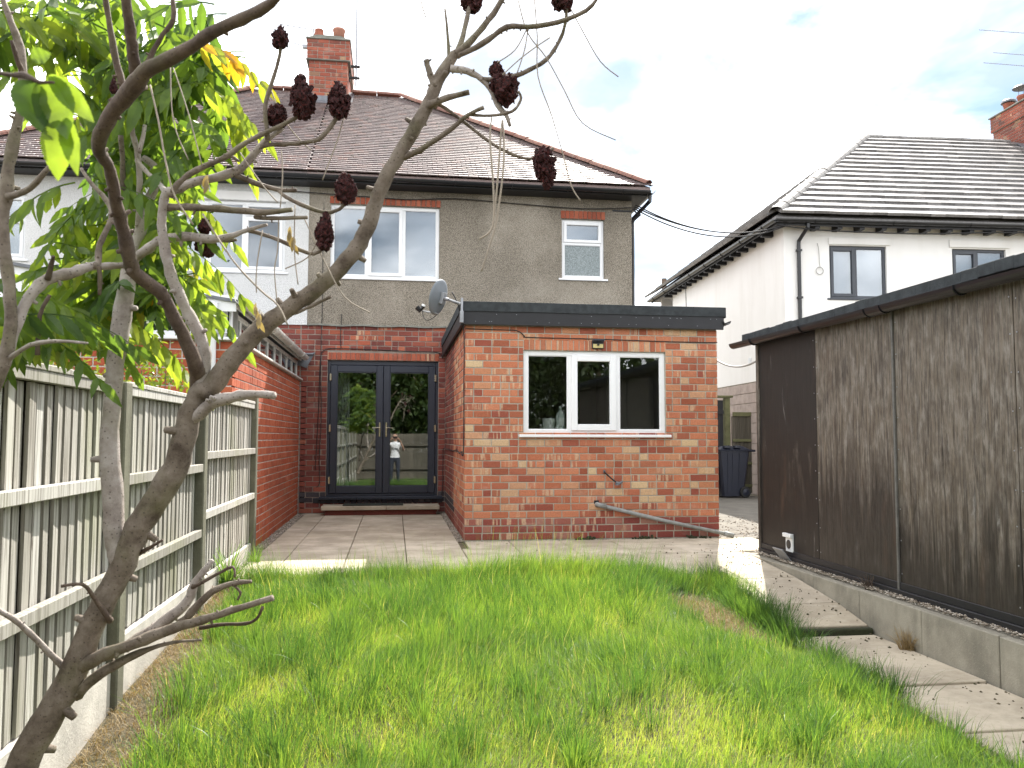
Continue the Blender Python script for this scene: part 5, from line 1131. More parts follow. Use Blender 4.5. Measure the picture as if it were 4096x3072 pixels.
def lawn(n, y0, y1, seed):
    rs = np.random.RandomState(seed); y = rs.uniform(y0, y1, n); l = np.interp(y, *XL); r = np.interp(y, *XRR); x = l+(r-l)*rs.uniform(0, 1, n)
    ne = n//7; y[:ne] = y1-.02-np.abs(rs.normal(0, .09, ne)); l = np.interp(y, *XL); r = np.interp(y, *XRR); x[:ne] = l[:ne]+(r-l)[:ne]*rs.uniform(0, 1, ne)
    d = ((x-2.60)/.38)**2 + ((y-6.50)/.62)**2
    keep = (d > 1) | (rs.uniform(0, 1, n) < .10)
    edge = np.minimum((x-l)/.35, 1); keep &= rs.uniform(0, 1, n) < np.clip(edge+.15, 0, 1)
    x, y = x[keep], y[keep]; n = len(x)
    f1 = fld(x, y, 2.3, .4); f2 = fld(x, y, 4.6, 2.0); f3 = fld(x, y, 1.1, 5.)
    H = .095 + .045*np.clip((y-3.5)/3, 0, 1) + .05*np.clip(f1, -1, 1) + .03*f2
    H *= np.where(x > 2.0, .85, 1.0); H = np.clip(H, .04, .3)*rs.uniform(.55, 1.25, n)
    ed = (y > y1-.28); H = np.where(ed, H*rs.uniform(.9, 1.75, n), H)
    cl = np.exp(-(((x-1.35)/.55)**2+((y-7.15)/.30)**2)); H *= 1+.75*cl
    cl2 = np.exp(-(((x-3.05)/.25)**2+((y-7.2)/.30)**2)); H *= 1+.5*cl2
    H *= 1-.55*np.exp(-(((x-2.62)/.45)**2+((y-5.85)/.45)**2))
    lean = np.clip(np.abs(rs.normal(.55, .27, n))+.15*f2, .05, .95); ldir = 2.2*f3*2+1.6*f1+rs.normal(0, .9, n)
    st = rs.uniform(0, 1, n) < .035; H = np.where(st, H*1.7+.03, H); lean = np.where(st, lean*.4, lean)
    rnd = np.clip(.50 + .25*np.clip((5.8-y)/2, -1, 1) - .36*f1 - .20*f2 + rs.normal(0, .16, n), 0.0, .93); rnd = np.where(rs.uniform(0, 1, n) < .05, .985, rnd)
    W_ = rs.uniform(.0016, .0040, n)*np.where(st, 1.1, 1)
    return np.stack([x, y, gz_arr(x, y)-.004], 1), H, W_, lean, ldir, rnd
def tufts(nt, per, seed):
    rs = np.random.RandomState(seed); ty = rs.uniform(3.0, 7.45, nt); l = np.interp(ty, *XL)+.1; r = np.interp(ty, *XRR); tx = l+(r-l)*rs.uniform(0, 1, nt)
    ok = (((tx-2.62)/.42)**2+((ty-6.4)/.75)**2) > 1; tx, ty = tx[ok], ty[ok]; nt = len(tx)
    tx[:46] = rs.uniform(2.88, 3.16, 46); ty[:46] = rs.uniform(6.15, 7.65, 46)
    th = rs.uniform(.12, .24, nt)*(1+.35*np.exp(-(((tx-1.4)/.7)**2+((ty-7.1)/.4)**2))); trn = rs.uniform(.0, .45 if seed == 2 else .28, nt); ts = rs.uniform(.03, .10, nt)*(1 if seed == 2 else 1.5); th = th*(1 if seed == 2 else 1.1)
    i = np.repeat(np.arange(nt), per); n = len(i); a = rs.uniform(0, 6.283, n); q = np.abs(rs.normal(0, 1, n))*ts[i]
    x = tx[i]+np.cos(a)*q; y = ty[i]+np.sin(a)*q; H = th[i]*rs.uniform(.55, 1.25, n); lean = np.clip(q/ts[i]*.28+rs.uniform(0, .35, n), .05, .95)
    return np.stack([x, y, gz_arr(x, y)-.004], 1), H, rs.uniform(.0026, .0052, n), lean, a+rs.normal(0, .5, n), np.clip(trn[i]+rs.normal(0, .1, n), 0, .93)
A = [lawn(190000, 2.9, 7.46, 1), tufts(300, 75, 2), tufts(170, 130, 5)]
P_, H_a, W_a, L_a, D_a, R_a = [np.concatenate([a[i] for a in A]) for i in range(6)]
blades('grass', P_, H_a, W_a, L_a, D_a, R_a, M['grass_blade'], 'long bright green grass covering the overgrown lawn', 'grass')
nb_ = 9000; x = rs.uniform(-1.3, 3.7, nb_); y = rs.uniform(-4.4, 2.9, nb_)
blades('grass', np.stack([x, y, gz_arr(x, y)-.004], 1), rs.uniform(.05, .12, nb_), rs.uniform(.006, .012, nb_), rs.uniform(.1, .7, nb_), rs.uniform(0, 6.28, nb_), rs.uniform(.2, .7, nb_), M['grass_blade'], 'thinner grass at the near end of the lawn by the viewer', 'grass')
# dry strip by the fence and the bare patch
nd = 9000; y = rs.uniform(3.2, 8.0, nd); x = -1.43+rs.uniform(0, 1, nd)**1.2*(np.interp(y, *XL)+1.48+.05)
x2 = 2.60+rs.normal(0, .20, 6500); y2 = 6.50+rs.normal(0, .30, 6500)
x = np.concatenate([x, x2]); y = np.concatenate([y, y2]); n = len(x)
blades('dry_grass', np.stack([x, y, gz_arr(x, y)+.002], 1), rs.uniform(.02, .075, n), rs.uniform(.002, .004, n), rs.uniform(.75, .98, n), rs.uniform(0, 6.28, n), rs.uniform(0, 1, n), M['dry_grass'], 'dry straw-coloured grass along the fence and on the bare patch', 'dry grass')
def clump(name, label, x, y, z, n, h, spread, mat, w=(.003, .006), rn=(.1, .8), cat='grass tuft'):
    rs = np.random.RandomState(int(abs(x*100))+n); a = rs.uniform(0, 6.28, n); q = rs.uniform(0, spread*.35, n)
    P = np.stack([x+np.cos(a)*q, y+np.sin(a)*q, np.full(n, z)], 1)
    o = blades(name, P, rs.uniform(.5, 1.15, n)*h, rs.uniform(w[0], w[1], n), np.clip(rs.uniform(.1, .95, n), 0, .97), a+rs.normal(0, .4, n), rs.uniform(rn[0], rn[1], n), mat, label, cat); o['kind'] = ''; del o['kind']; return o
clump('dry_tuft', 'tuft of dry straw grass at the foot of the low concrete wall', 3.76, 5.72, -.33, 160, .19, .16, M['dry_grass'])
clump('weed', 'brown dead weed growing in the gravel by the shed', 3.91, 6.45, -.02, 60, .15, .10, M['bark_dark'], (.003, .007))
clump('weed_tuft', 'tall green grass tuft at the foot of the fence by the patio', -1.38, 7.35, -.06, 130, .42, .14, M['grass_blade'], (.006, .013), (.1, .6))
clump('weed_tuft', 'small green weed growing beside the end fence post', -1.36, 8.55, -.03, 60, .22, .12, M['grass_blade'], (.004, .009), (.2, .6))
for k, (x, y) in enumerate(((2.35, 9.87), (3.05, 9.86), (3.7, 9.84))):
    mm = MB(); q = random.Random(k)
    for _ in range(24): mm.obox((x+q.gauss(0, .07), y+q.uniform(-.02, .01), .004+abs(q.gauss(0, .012))), (.012, 0, 0), (0, .012, 0), (0, .002, .010), .003)
    tag(mm.build('moss_patch', M['moss']), ('green moss clump at the wall foot left of the waste pipe', 'green moss clump at the wall foot beneath the waste pipe', 'green moss clump where the waste pipe meets the ground')[k], 'moss')

# ------------------------------------------------------------------ leaves
def leaflet(m, B, d, nrm, L, w, rnd, serr=True, fold=.25, curl=.25):
    """pointed toothed leaflet from B along d"""
    d = d.normalized(); s = d.cross(nrm); s = s.normalized() if s.length > 1e-4 else d.orthogonal().normalized(); n2 = s.cross(d)
    st = [(0, .08), (.12, .55), (.28, .95), (.34, .84), (.50, 1.0), (.56, .82), (.72, .70), (.78, .52), (.9, .26), (1, 0)] if serr else [(0, .06), (.2, .7), (.45, 1), (.7, .75), (1, 0)]
    v = []; f = []
    for t, k in st:
        c = B + d*(L*t) - n2*(curl*L*t*t); hw = w*k*.5
        v += [tuple(c - s*hw + n2*hw*fold), tuple(c), tuple(c + s*hw + n2*hw*fold)]
    for i in range(len(st)-1):
        a = i*3; f += [(a, a+1, a+4, a+3), (a+1, a+2, a+5, a+4)]
    m.rv = rnd; m.add(v, f)
def frond(parent, B, d, L, q, mat, tone, lmax=.105, droop=.45, pairs=8, name='leaf'):
    m = MB(); d = Vector(d).normalized(); g = Vector((0, 0, -1)); pts = [B + d*(L*t) + g*(L*droop*t*t) for t in [i/8 for i in range(9)]]
    m.rv = tone; m.tube(pts, [.0028-.0018*i/8 for i in range(9)], 4, caps=False)
    side = d.cross(Vector((0, 0, 1))); side = side.normalized() if side.length > .05 else Vector((1, 0, 0)); side = (side + Vector((0, 0, q.uniform(-.5, .5)))).normalized()
    for k in range(pairs):
        t = .16+.80*k/(pairs-1); i = min(7, int(t*8)); p = pts[i].lerp(pts[i+1], t*8-i); tan = (pts[i+1]-pts[i]).normalized()
        ll = lmax*(.65+.35*math.sin(math.pi*min(1, t*1.15)))*q.uniform(.85, 1.1)
        for sg in (-1, 1):
            dd = (tan*q.uniform(.3, .6) + side*sg*q.uniform(.55, 1.0) + g*q.uniform(.5, 1.3)); nn = Vector((q.gauss(0, .45), -1, q.gauss(.15, .35)))*(1 if q.random() < .8 else -1)
            leaflet(m, p, dd, nn.normalized(), ll, ll*.31, min(.86 if tone < .9 else 1, max(0, tone+q.uniform(-.12, .12))), curl=q.uniform(.05, .4))
    leaflet(m, pts[-1], (pts[-1]-pts[-2]), Vector((.2, -1, .2)).normalized(), lmax*.8, lmax*.24, min(tone, .86) if tone < .9 else tone)
    return m.build(name, mat, parent, origin=tuple(B))
def limb(parent, pts, d0, d1, mat, name='branch', k=3, n=8, bump=.12, dmid=None):
    """pts (x, y, r) in photo pixels; depth runs from d0 to d1"""
    q = random.Random(str(pts[0])); N = len(pts); out = []
    for i, (x, y, r) in enumerate(pts):
        t = i/(N-1); Y = d0+(d1-d0)*t if dmid is None else (d0+(dmid-d0)*t*2 if t < .5 else dmid+(d1-dmid)*(t-.5)*2)
        p = at(x, y, Y); out.append((p.x, p.y, p.z, r/FPX*Y))
    sp = smooth_path(out, k); m = MB(); P = [Vector(s[:3]) for s in sp]; rr_ = [max(.0012, s[3]*(1+q.uniform(-bump, bump))) for s in sp]
    P = [p + Vector((q.uniform(-1, 1), q.uniform(-1, 1), q.uniform(-1, 1)))*r*.10 for p, r in zip(P, rr_)]
    m.tube(P, rr_, n)
    # knobbly leaf scars and stubs
    for i in range(1, len(P)-1):
        if q.random() < .30 and rr_[i] > .004:
            a = (P[i+1]-P[i]).normalized().orthogonal(); a.rotate(Matrix.Rotation(q.uniform(0, 6.28), 3, (P[i+1]-P[i]).normalized())); L = rr_[i]*q.uniform(1.05, 1.5)
            m.tube([P[i], P[i]+a*L], [rr_[i]*.5, rr_[i]*.28], 6)
    return m.build(name, mat, parent, smooth=True, origin=tuple(P[0]))
def fruit(parent, x, y, w, h, Y, ang=0.0, seed=1):
    q = random.Random(seed); c = at(x, y, Y); W_, H_ = w/FPX*Y/2, h/FPX*Y/2; up = Vector((math.sin(ang), 0, math.cos(ang))); sx = up.orthogonal().normalized(); sy = up.cross(sx); m = MB()
    prof = [(-1, .25), (-.8, .7), (-.45, 1.0), (-.05, .98), (.35, .78), (.7, .45), (1.0, .08)]; v = []; f = []; K = 9
    for t, r in prof:
        for k in range(K):
            a = 2*math.pi*k/K; rr_ = W_*r*.8*q.uniform(.8, 1.15); v.append(tuple(c + up*(H_*t) + (sx*math.cos(a)+sy*math.sin(a))*rr_))
    for i in range(len(prof)-1):
        for k in range(K): f.append((i*K+k, i*K+(k+1) % K, (i+1)*K+(k+1) % K, (i+1)*K+k))
    m.add(v, f)
    for _ in range(210):
        t = q.uniform(-.95, .97); r = np.interp(t, [p[0] for p in prof], [p[1] for p in prof]); a = q.uniform(0, 6.28); p = c + up*(H_*t) + (sx*math.cos(a)+sy*math.sin(a))*W_*r*.85*q.uniform(.85, 1.15); s = W_*q.uniform(.06, .17)
        m.obox(p, Vector((s, q.uniform(-s, s), q.uniform(-s, s))), Vector((q.uniform(-s, s), s, q.uniform(-s, s))), Vector((q.uniform(-s, s), q.uniform(-s, s), s*1.6)), s*.35)
    return m.build('fruit_cluster', M['sumac_fruit'], parent)
B0 = at(84, 3072, 2.55)
tree = empty('sumac_tree', (at(-20, 3320, 2.55).x, 2.55, -.34), 'leaning sumac tree with bare branches and dark red fruit clusters in front', 'tree')
BB, BG, BD = M['bark_brown'], M['bark_grey'], M['bark_dark']
limb(tree, [(-20, 3330, 66), (40, 3180, 60), (84, 3072, 56), (180, 2890, 53), (280, 2720, 50), (376, 2490, 45), (475, 2298, 45), (552, 2107, 47), (644, 1976, 48), (713, 1838, 47), (749, 1695, 43), (796, 1582, 42), (855, 1536, 42), (928, 1436, 38), (1008, 1350, 36), (1094, 1277, 35), (1193, 1204, 34), (1300, 1131, 32), (1411, 1012, 33), (1462, 926, 32), (1505, 810, 30), (1534, 730, 29), (1592, 622, 28), (1650, 528, 27), (1715, 412, 27), (1751, 325, 26), (1794, 253, 23), (1825, 212, 18)], 2.55, 2.35, BB, 'trunk', k=4, n=12, bump=.05)
limb(tree, [(490, 2290, 30), (470, 2215, 37), (462, 2150, 38), (452, 1992, 38), (439, 1836, 36), (444, 1662, 33), (457, 1496, 33), (474, 1364, 35), (490, 1231, 34), (510, 1118, 29), (530, 1023, 25), (567, 903, 22), (585, 830, 20), (609, 770, 18), (633, 686, 15), (573, 631, 13)], 2.50, 2.62, BG, 'trunk', k=3, n=10, bump=.05)
limb(tree, [(796, 1582, 34), (790, 1500, 32), (782, 1463, 28), (743, 1363, 26), (696, 1264, 25), (636, 1165, 25), (570, 1118, 27), (524, 1065, 27), (504, 966, 26), (477, 866, 25), (464, 812, 24), (449, 722, 22), (434, 662, 21), (405, 620, 24), (394, 585, 27), (416, 512, 29), (470, 422, 32), (530, 356, 34), (579, 289, 31), (663, 241, 27), (753, 193, 25), (844, 133, 24), (964, 78, 24), (1061, 30, 20), (1120, -20, 14)], 2.50, 1.55, BD, k=3, n=10, bump=.08)
limb(tree, [(800, 1560, 26), (822, 1417, 25), (782, 1304, 24), (743, 1231, 22), (696, 1131, 21), (663, 1019, 20), (646, 899, 19), (656, 800, 19), (668, 772, 18), (700, 760, 18), (772, 729, 18), (856, 711, 18), (940, 687, 17), (989, 651, 15), (1037, 591, 13), (1073, 555, 11), (1133, 512, 8)], 2.46, 2.35, BG)
nd1 = 1.95
limb(tree, [(545, 300, 24), (535, 230, 23), (524, 151, 22), (512, 60, 20), (500, -40, 18)], 1.95, 1.85, BD)
limb(tree, [(505, 370, 15), (488, 338, 14), (458, 211, 13), (434, 72, 11), (418, -20, 10)], 2.0, 1.95, BD)
limb(tree, [(590, 270, 11), (603, 223, 10), (651, 139, 10), (693, 78, 10), (690, -10, 9)], 1.92, 1.9, BD)
lst = [
 ([(1820, 215, 16), (1867, 181, 15), (1932, 108, 14), (1990, 29, 13), (2030, -40, 12)], 2.35, 2.3, BB),
 ([(1830, 222, 13), (1881, 202, 12), (1953, 159, 12), (2026, 108, 11), (2113, 108, 11), (2228, 90, 10), (2344, 43, 9), (2400, -20, 7)], 2.35, 2.2, BB),
 ([(1825, 220, 13), (1852, 145, 11), (1874, 43, 9), (1885, 5, 8)], 2.35, 2.4, BB),
 ([(1797, 250, 8), (1791, 145, 6), (1780, 36, 4)], 2.36, 2.36, BB),
 ([(1800, 275, 17), (1850, 280, 14), (1910, 304, 14), (1961, 354, 13), (1990, 419, 12), (2026, 463, 10), (2040, 506, 8)], 2.35, 2.35, BG),
 ([(1915, 312, 9), (1975, 318, 9), (2062, 304, 10), (2141, 268, 10), (2199, 224, 9), (2243, 152, 8), (2261, 94, 7), (2268, 30, 6)], 2.35, 2.25, BB),
 ([(1740, 350, 17), (1722, 300, 14), (1712, 268, 13), (1705, 243, 12)], 2.36, 2.36, BB),
 ([(1735, 345, 15), (1770, 300, 12), (1785, 285, 10)], 2.36, 2.34, BB),
 ([(1716, 420, 18), (1745, 408, 14), (1794, 390, 13), (1877, 369, 12)], 2.36, 2.3, BB),
 ([(1600, 640, 16), (1621, 629, 12), (1679, 600, 12), (1736, 564, 11), (1809, 513, 10), (1867, 463, 9), (1935, 430, 8)], 2.4, 2.3, BB),
 ([(1880, 460, 7), (1961, 463, 7), (2033, 452, 7), (2069, 427, 6), (2084, 390, 6), (2073, 365, 5)], 2.32, 2.28, BB),
 ([(1720, 400, 9), (1770, 425, 8), (1823, 463, 7), (1881, 506, 7), (1953, 564, 7), (2026, 607, 7), (2113, 636, 7), (2170, 615, 7), (2214, 593, 6)], 2.36, 2.3, BB),
 ([(925, 690, 12), (1025, 735, 10), (1121, 760, 9), (1187, 760, 8)], 2.38, 2.38, BB),
 ([(1115, 762, 8), (1143, 788, 8), (1237, 832, 8), (1310, 850, 8), (1360, 835, 7), (1382, 805, 6)], 2.38, 2.3, BB),
 ([(1040, 590, 9), (1079, 579, 9), (1140, 577, 9), (1208, 571, 9), (1274, 557, 10), (1324, 506, 9), (1355, 455, 8)], 2.36, 2.3, BB),
 ([(690, 770, 12), (711, 735, 11), (784, 681, 11), (904, 627, 10), (989, 567, 10), (1115, 506, 9), (1193, 464, 8), (1205, 430, 8)], 2.36, 2.3, BB),
 ([(900, 630, 7), (930, 628, 7), (955, 645, 5)], 2.36, 2.35, BB),
 ([(1070, 560, 10), (1067, 512, 9), (1061, 422, 8), (1085, 338, 8), (1115, 241, 7), (1124, 175, 7)], 2.34, 2.25, BB),
 ([(655, 832, 15), (700, 828, 14), (782, 830, 14), (928, 840, 14), (1061, 850, 13), (1167, 838, 10)], 2.44, 2.3, BB),
 ([(1020, 868, 9), (1061, 873, 9), (1150, 872, 9), (1230, 870, 8)], 2.36, 2.3, BB),
 ([(545, 1030, 18), (577, 1005, 18), (636, 966, 18), (729, 946, 18), (849, 956, 16), (915, 946, 12), (994, 919, 9), (1067, 899, 6)], 2.55, 2.35, BG),
 ([(860, 957, 10), (920, 962, 9), (945, 960, 5)], 2.48, 2.46, BB),
 ([(985, 920, 8), (1052, 938, 8), (1114, 959, 8), (1233, 1012, 8), (1280, 1005, 7), (1296, 985, 6)], 2.4, 2.3, BB),
 ([(760, 1690, 20), (822, 1635, 25), (875, 1602, 24), (961, 1582, 20), (1030, 1578, 17), (1098, 1580, 15)], 2.47, 2.35, BG),
 ([(985, 1360, 14), (1008, 1312, 11), (1030, 1280, 8)], 2.46, 2.44, BB),
 ([(1150, 1262, 9), (1187, 1251, 7), (1246, 1224, 7), (1300, 1198, 6), (1322, 1187, 7)], 2.45, 2.38, BB),
 ([(-60, 2400, 11), (0, 2444, 11), (84, 2498, 11), (184, 2597, 12), (262, 2676, 14)], 2.3, 2.54, BG),
 ([(300, 2690, 30), (337, 2659, 29), (429, 2613, 26), (575, 2559, 23), (690, 2513, 20), (805, 2482, 18), (920, 2444, 15), (1090, 2392, 13)], 2.54, 2.3, BB),
 ([(310, 2775, 24), (330, 2751, 23), (422, 2682, 20), (537, 2620, 14), (613, 2590, 10), (690, 2570, 7), (805, 2559, 5)], 2.54, 2.4, BB),
 ([(500, 2590, 22), (552, 2559, 22), (652, 2490, 21), (744, 2413, 19), (782, 2329, 15), (828, 2268, 11), (851, 2240, 7)], 2.5, 2.5, BG),
 ([(700, 2510, 15), (744, 2475, 15), (828, 2383, 14), (897, 2344, 11), (958, 2329, 10), (1004, 2327, 8)], 2.48, 2.4, BB),
 ([(770, 2350, 8), (797, 2337, 7), (866, 2298, 6), (931, 2268, 6), (939, 2310, 4)], 2.48, 2.42, BD),
 ([(800, 2512, 8), (882, 2498, 7), (981, 2494, 7), (1027, 2475, 6), (1050, 2429, 6)], 2.42, 2.3, BD),
 ([(930, 2335, 6), (962, 2370, 5), (950, 2400, 4)], 2.42, 2.42, BD),
 ([(440, 2480, 14), (429, 2467, 10), (376, 2390, 9), (330, 2337, 7), (245, 2346, 6)], 2.5, 2.35, BD),
 ([(560, 2210, 10), (600, 2190, 7), (650, 2160, 5)], 2.52, 2.45, BD),
 ([(482, 541, 10), (490, 640, 10), (494, 782, 10), (505, 900, 9)], 2.55, 2.6, BB),
 ([(524, 480, 10), (530, 530, 11), (548, 601, 12), (560, 722, 12), (554, 903, 12), (550, 1020, 12)], 2.5, 2.6, BG),
 ([(580, 500, 7), (572, 550, 8), (556, 610, 9)], 2.52, 2.52, BG),
 ([(545, 640, 8), (600, 700, 9), (640, 740, 10), (662, 770, 11)], 2.5, 2.42, BG)]
for pts, a, b, mt in lst: limb(tree, pts, a, b, mt)
for i, (x, y, w, h, Y, a) in enumerate([(1208, 385, 92, 165, 2.3, -.08), (1356, 402, 86, 140, 2.3, -.1), (1382, 752, 80, 118, 2.3, -.1), (1299, 926, 70, 145, 2.3, .05), (1121, 150, 62, 80, 2.25, .05), (1108, 463, 80, 80, 2.34, .3), (2180, 672, 92, 165, 2.3, 2.95), (1986, 280, 58, 60, 2.35, 0), (2020, 355, 125, 100, 2.33, .9), (1887, 2, 80, 90, 2.4, 0), (2250, -5, 90, 80, 2.25, .4), (455, 345, 30, 60, 2.3, 0), (825, 985, 80, 60, 2.5, .8), (820, 905, 50, 50, 2.5, 0)]):
    fruit(tree, x, y, w, h, Y, a, i)
strs = [[(2070, -10), (2110, 130), (2185, 230), (2257, 360), (2330, 492), (2463, 560)], [(2137, -10), (2149, 145), (2152, 304), (2207, 463), (2257, 636), (2286, 745), (2322, 803)], [(2260, -10), (2330, 123), (2402, 246), (2474, 307)], [(1966, 470), (1960, 560), (1972, 723), (1975, 868), (1960, 926), (1917, 955)], [(2012, 480), (2015, 651), (1986, 882), (1953, 998), (1925, 1085)], [(2008, 480), (1990, 723), (1975, 868)], [(1682, -10), (1690, 30), (1704, 69)], [(2113, 110), (2098, 200), (2069, 290)], [(2105, 120), (2060, 200), (1990, 250)], [(2200, 150), (2140, 190), (2075, 240), (2010, 300)],
 [(600, 340), (633, 482), (663, 651), (699, 784), (772, 898)], [(681, 255), (693, 482), (753, 639)], [(693, 271), (753, 452), (808, 663)], [(810, 855), (930, 1040), (1040, 1160), (1110, 1220), (1150, 1300)], [(1115, 870), (1110, 1000), (1098, 1080), (1108, 1210)], [(1050, 920), (1030, 1040), (1024, 1120), (1026, 1170)], [(1180, 820), (1177, 1000), (1192, 1138)], [(1215, 870), (1300, 1050), (1380, 1190), (1480, 1250)], [(960, 610), (1050, 740), (1110, 810)], [(1125, 600), (1130, 700), (1121, 830)], [(1375, 470), (1350, 560), (1320, 640), (1290, 720)], [(1080, 350), (1130, 470), (1200, 560), (1245, 600)], [(1270, 960), (1230, 1030), (1140, 1075)]]
for i, s in enumerate(strs):
    m = MB(); Y = 2.28 if i < 10 else 2.33; m.tube([tuple(p) for p in smooth_path([tuple(at(x, y, Y)) for x, y in s], 4)], [(.0018 if i not in (3, 4, 5, 10, 13) else .0028)]*(4*(len(s)-1)+1), 5); m.build('dry_stalk', M['strand'], tree, smooth=True)
for (x, y) in ((1025, 1210), (1040, 1255), (1160, 905), (1175, 945), (830, 700)):
    m = MB(); q = random.Random(x)
    for k in range(3): leaflet(m, at(x, y+k*14, 2.33), Vector((q.uniform(-.4, .4), 0, -1)), Vector((q.uniform(-1, 1), -1, 0)).normalized(), .035, .014, .98, serr=False)
    m.build('withered_leaf', M['dry_grass'], tree)
# leafy crown
q = random.Random(77)
nodes = [(330, 110, 2.3, 5), (560, 60, 2.3, 5), (760, 130, 2.45, 5), (880, 60, 2.5, 4), (650, 280, 2.6, 4), (840, 290, 2.5, 5), (310, 290, 2.6, 4), (720, 470, 2.6, 5), (540, 540, 2.75, 3), (340, 640, 2.4, 4), (430, 740, 2.45, 3), (330, 860, 2.55, 5), (480, 930, 2.75, 5), (640, 980, 2.55, 7), (800, 880, 2.65, 4), (560, 1150, 2.7, 6), (700, 1150, 2.6, 7), (430, 180, 2.8, 4), (870, 540, 2.6, 4), (850, 700, 2.6, 3), (600, 740, 2.9, 4), (400, 1150, 2.7, 6), (760, 640, 2.85, 4), (760, 1080, 2.7, 5), (240, 480, 2.75, 3), (930, 200, 2.55, 3)]
def in_crown(x, y):
    return 20 < x < (900 if y < 480 else 800 if y < 950 else 850) and y < 1330 and not (x > 900 and y > 700 and y < 1000) and not (x < 420 and 780 < y < 1000 and x < 250)
leafm = M['sumac_leaf']
for (x, y, Y, k) in nodes:
    for j in range(k):
        for tr_ in range(14):
            a = q.uniform(0, 6.28); B = at(x+q.uniform(-60, 60), y+q.uniform(-50, 50), Y+q.uniform(.05, .50)); d = Vector((math.cos(a), math.sin(a)*.5+.25, q.uniform(-.35, .45))); L = q.uniform(.26, .40); tip = B + d.normalized()*L - Vector((0, 0, L*.45))
            qv = tip-CAM; z = qv.dot(_f); tx, ty = CXP+FPX*qv.dot(_r)/z, CYP-FPX*qv.dot(_u)/z
            if in_crown(tx, ty): break
        else: continue
        tone = min(.9, max(0, q.gauss(.45, .26))) if q.random() > .02 else q.uniform(.91, .95)
        frond(tree, B, d, L, q, leafm, tone, lmax=q.uniform(.10, .135), droop=q.uniform(.25, .65), pairs=q.randint(6, 8))
# a few fronds placed where they show clearest
for (x, y, Y, d, L, tone) in [(780, 330, 2.55, (.9, .2, -.1), .20, .8), (900, 430, 2.6, (.35, .1, -.5), .14, .8), (660, 1080, 2.6, (.75, .1, -.25), .24, .6), (620, 950, 2.6, (.8, .1, -.05), .26, .7), (470, 1270, 2.6, (.75, .1, -.2), .24, .8), (700, 760, 2.6, (.8, .2, -.2), .18, .75), (760, 170, 2.55, (.8, .2, .15), .22, .93), (300, 730, 2.5, (-.7, .1, -.1), .28, .6)]:
    frond(tree, at(x, y, Y), d, L, q, leafm, tone, lmax=.105, droop=.6, pairs=7)

# second sumac at the left edge
tree2 = empty('sumac_tree', (at(-330, 3000, 2.1).x, 2.1, -.36), 'second sumac tree with pale stems rising at the left edge', 'tree')
limb(tree2, [(-330, 3050, 34), (-250, 2500, 32), (-150, 1950, 30), (-60, 1620, 28), (13, 1450, 26), (42, 1300, 24), (36, 1144, 22), (12, 963, 22), (8, 862, 24), (24, 782, 27), (36, 662, 22), (66, 511, 20), (84, 420, 17), (90, 241, 15), (60, 130, 13), (20, 20, 11), (0, -40, 10)], 2.1, 2.1, BB, 'trunk', k=3, n=10)
limb(tree2, [(15, 1460, 24), (72, 1276, 22), (139, 1162, 22), (199, 1114, 23), (289, 1090, 21), (362, 1065, 18), (410, 1065, 15), (494, 1062, 12)], 2.1, 2.25, BG)
limb(tree2, [(22, 785, 15), (60, 780, 13), (121, 752, 12), (199, 668, 9)], 2.1, 2.0, BB)
limb(tree2, [(380, 1062, 13), (392, 1053, 12), (398, 981, 12), (434, 903, 10), (446, 842, 10), (410, 782, 9), (356, 722, 8), (325, 674, 6)], 2.2, 2.3, BB)
limb(tree2, [(190, 1118, 12), (205, 1060, 9), (213, 1025, 7)], 2.15, 2.12, BD)
limb(tree2, [(395, 1065, 9), (400, 1110, 9), (398, 1180, 7)], 2.2, 2.2, BD)
limb(tree2, [(30, 1440, 10), (120, 1380, 9), (230, 1365, 7), (350, 1372, 4)], 2.1, 2.0, BG)
limb(tree2, [(150, 1420, 9), (160, 1260, 8), (200, 1180, 7)], 2.3, 2.3, BD)
limb(tree2, [(95, 300, 12), (70, 240, 9), (45, 160, 7)], 2.1, 2.05, BD)
for (x, y, Y, k) in [(60, 1320, 2.2, 9), (170, 1200, 2.35, 9), (300, 1260, 2.45, 8), (440, 1300, 2.55, 7), (120, 1400, 2.3, 6), (40, 1180, 2.4, 4), (230, 1000, 2.5, 3), (100, 60, 2.3, 5), (20, 30, 2.3, 5), (200, 60, 2.35, 5), (20, 180, 2.3, 2)]:
    for j in range(k):
        a = q.uniform(0, 6.28); B = at(x+q.uniform(-50, 50), y+q.uniform(-50, 50), Y+q.uniform(.02, .45)); d = Vector((math.cos(a), math.sin(a)*.5+.25, q.uniform(-.3, .4)))
        if y < 200 and math.cos(a) > .2: d.x *= .3
        L_ = q.uniform(.22, .34); tip = B + d.normalized()*L_ - Vector((0, 0, L_*.45)); qv = tip-CAM; z = qv.dot(_f); tx, ty = CXP+FPX*qv.dot(_r)/z, CYP-FPX*qv.dot(_u)/z
        if ty > 1500 or tx > 600: continue
        frond(tree2, B, d, L_, q, leafm, q.uniform(.05, .85), lmax=q.uniform(.095, .125), droop=q.uniform(.3, .6), pairs=q.randint(6, 8))
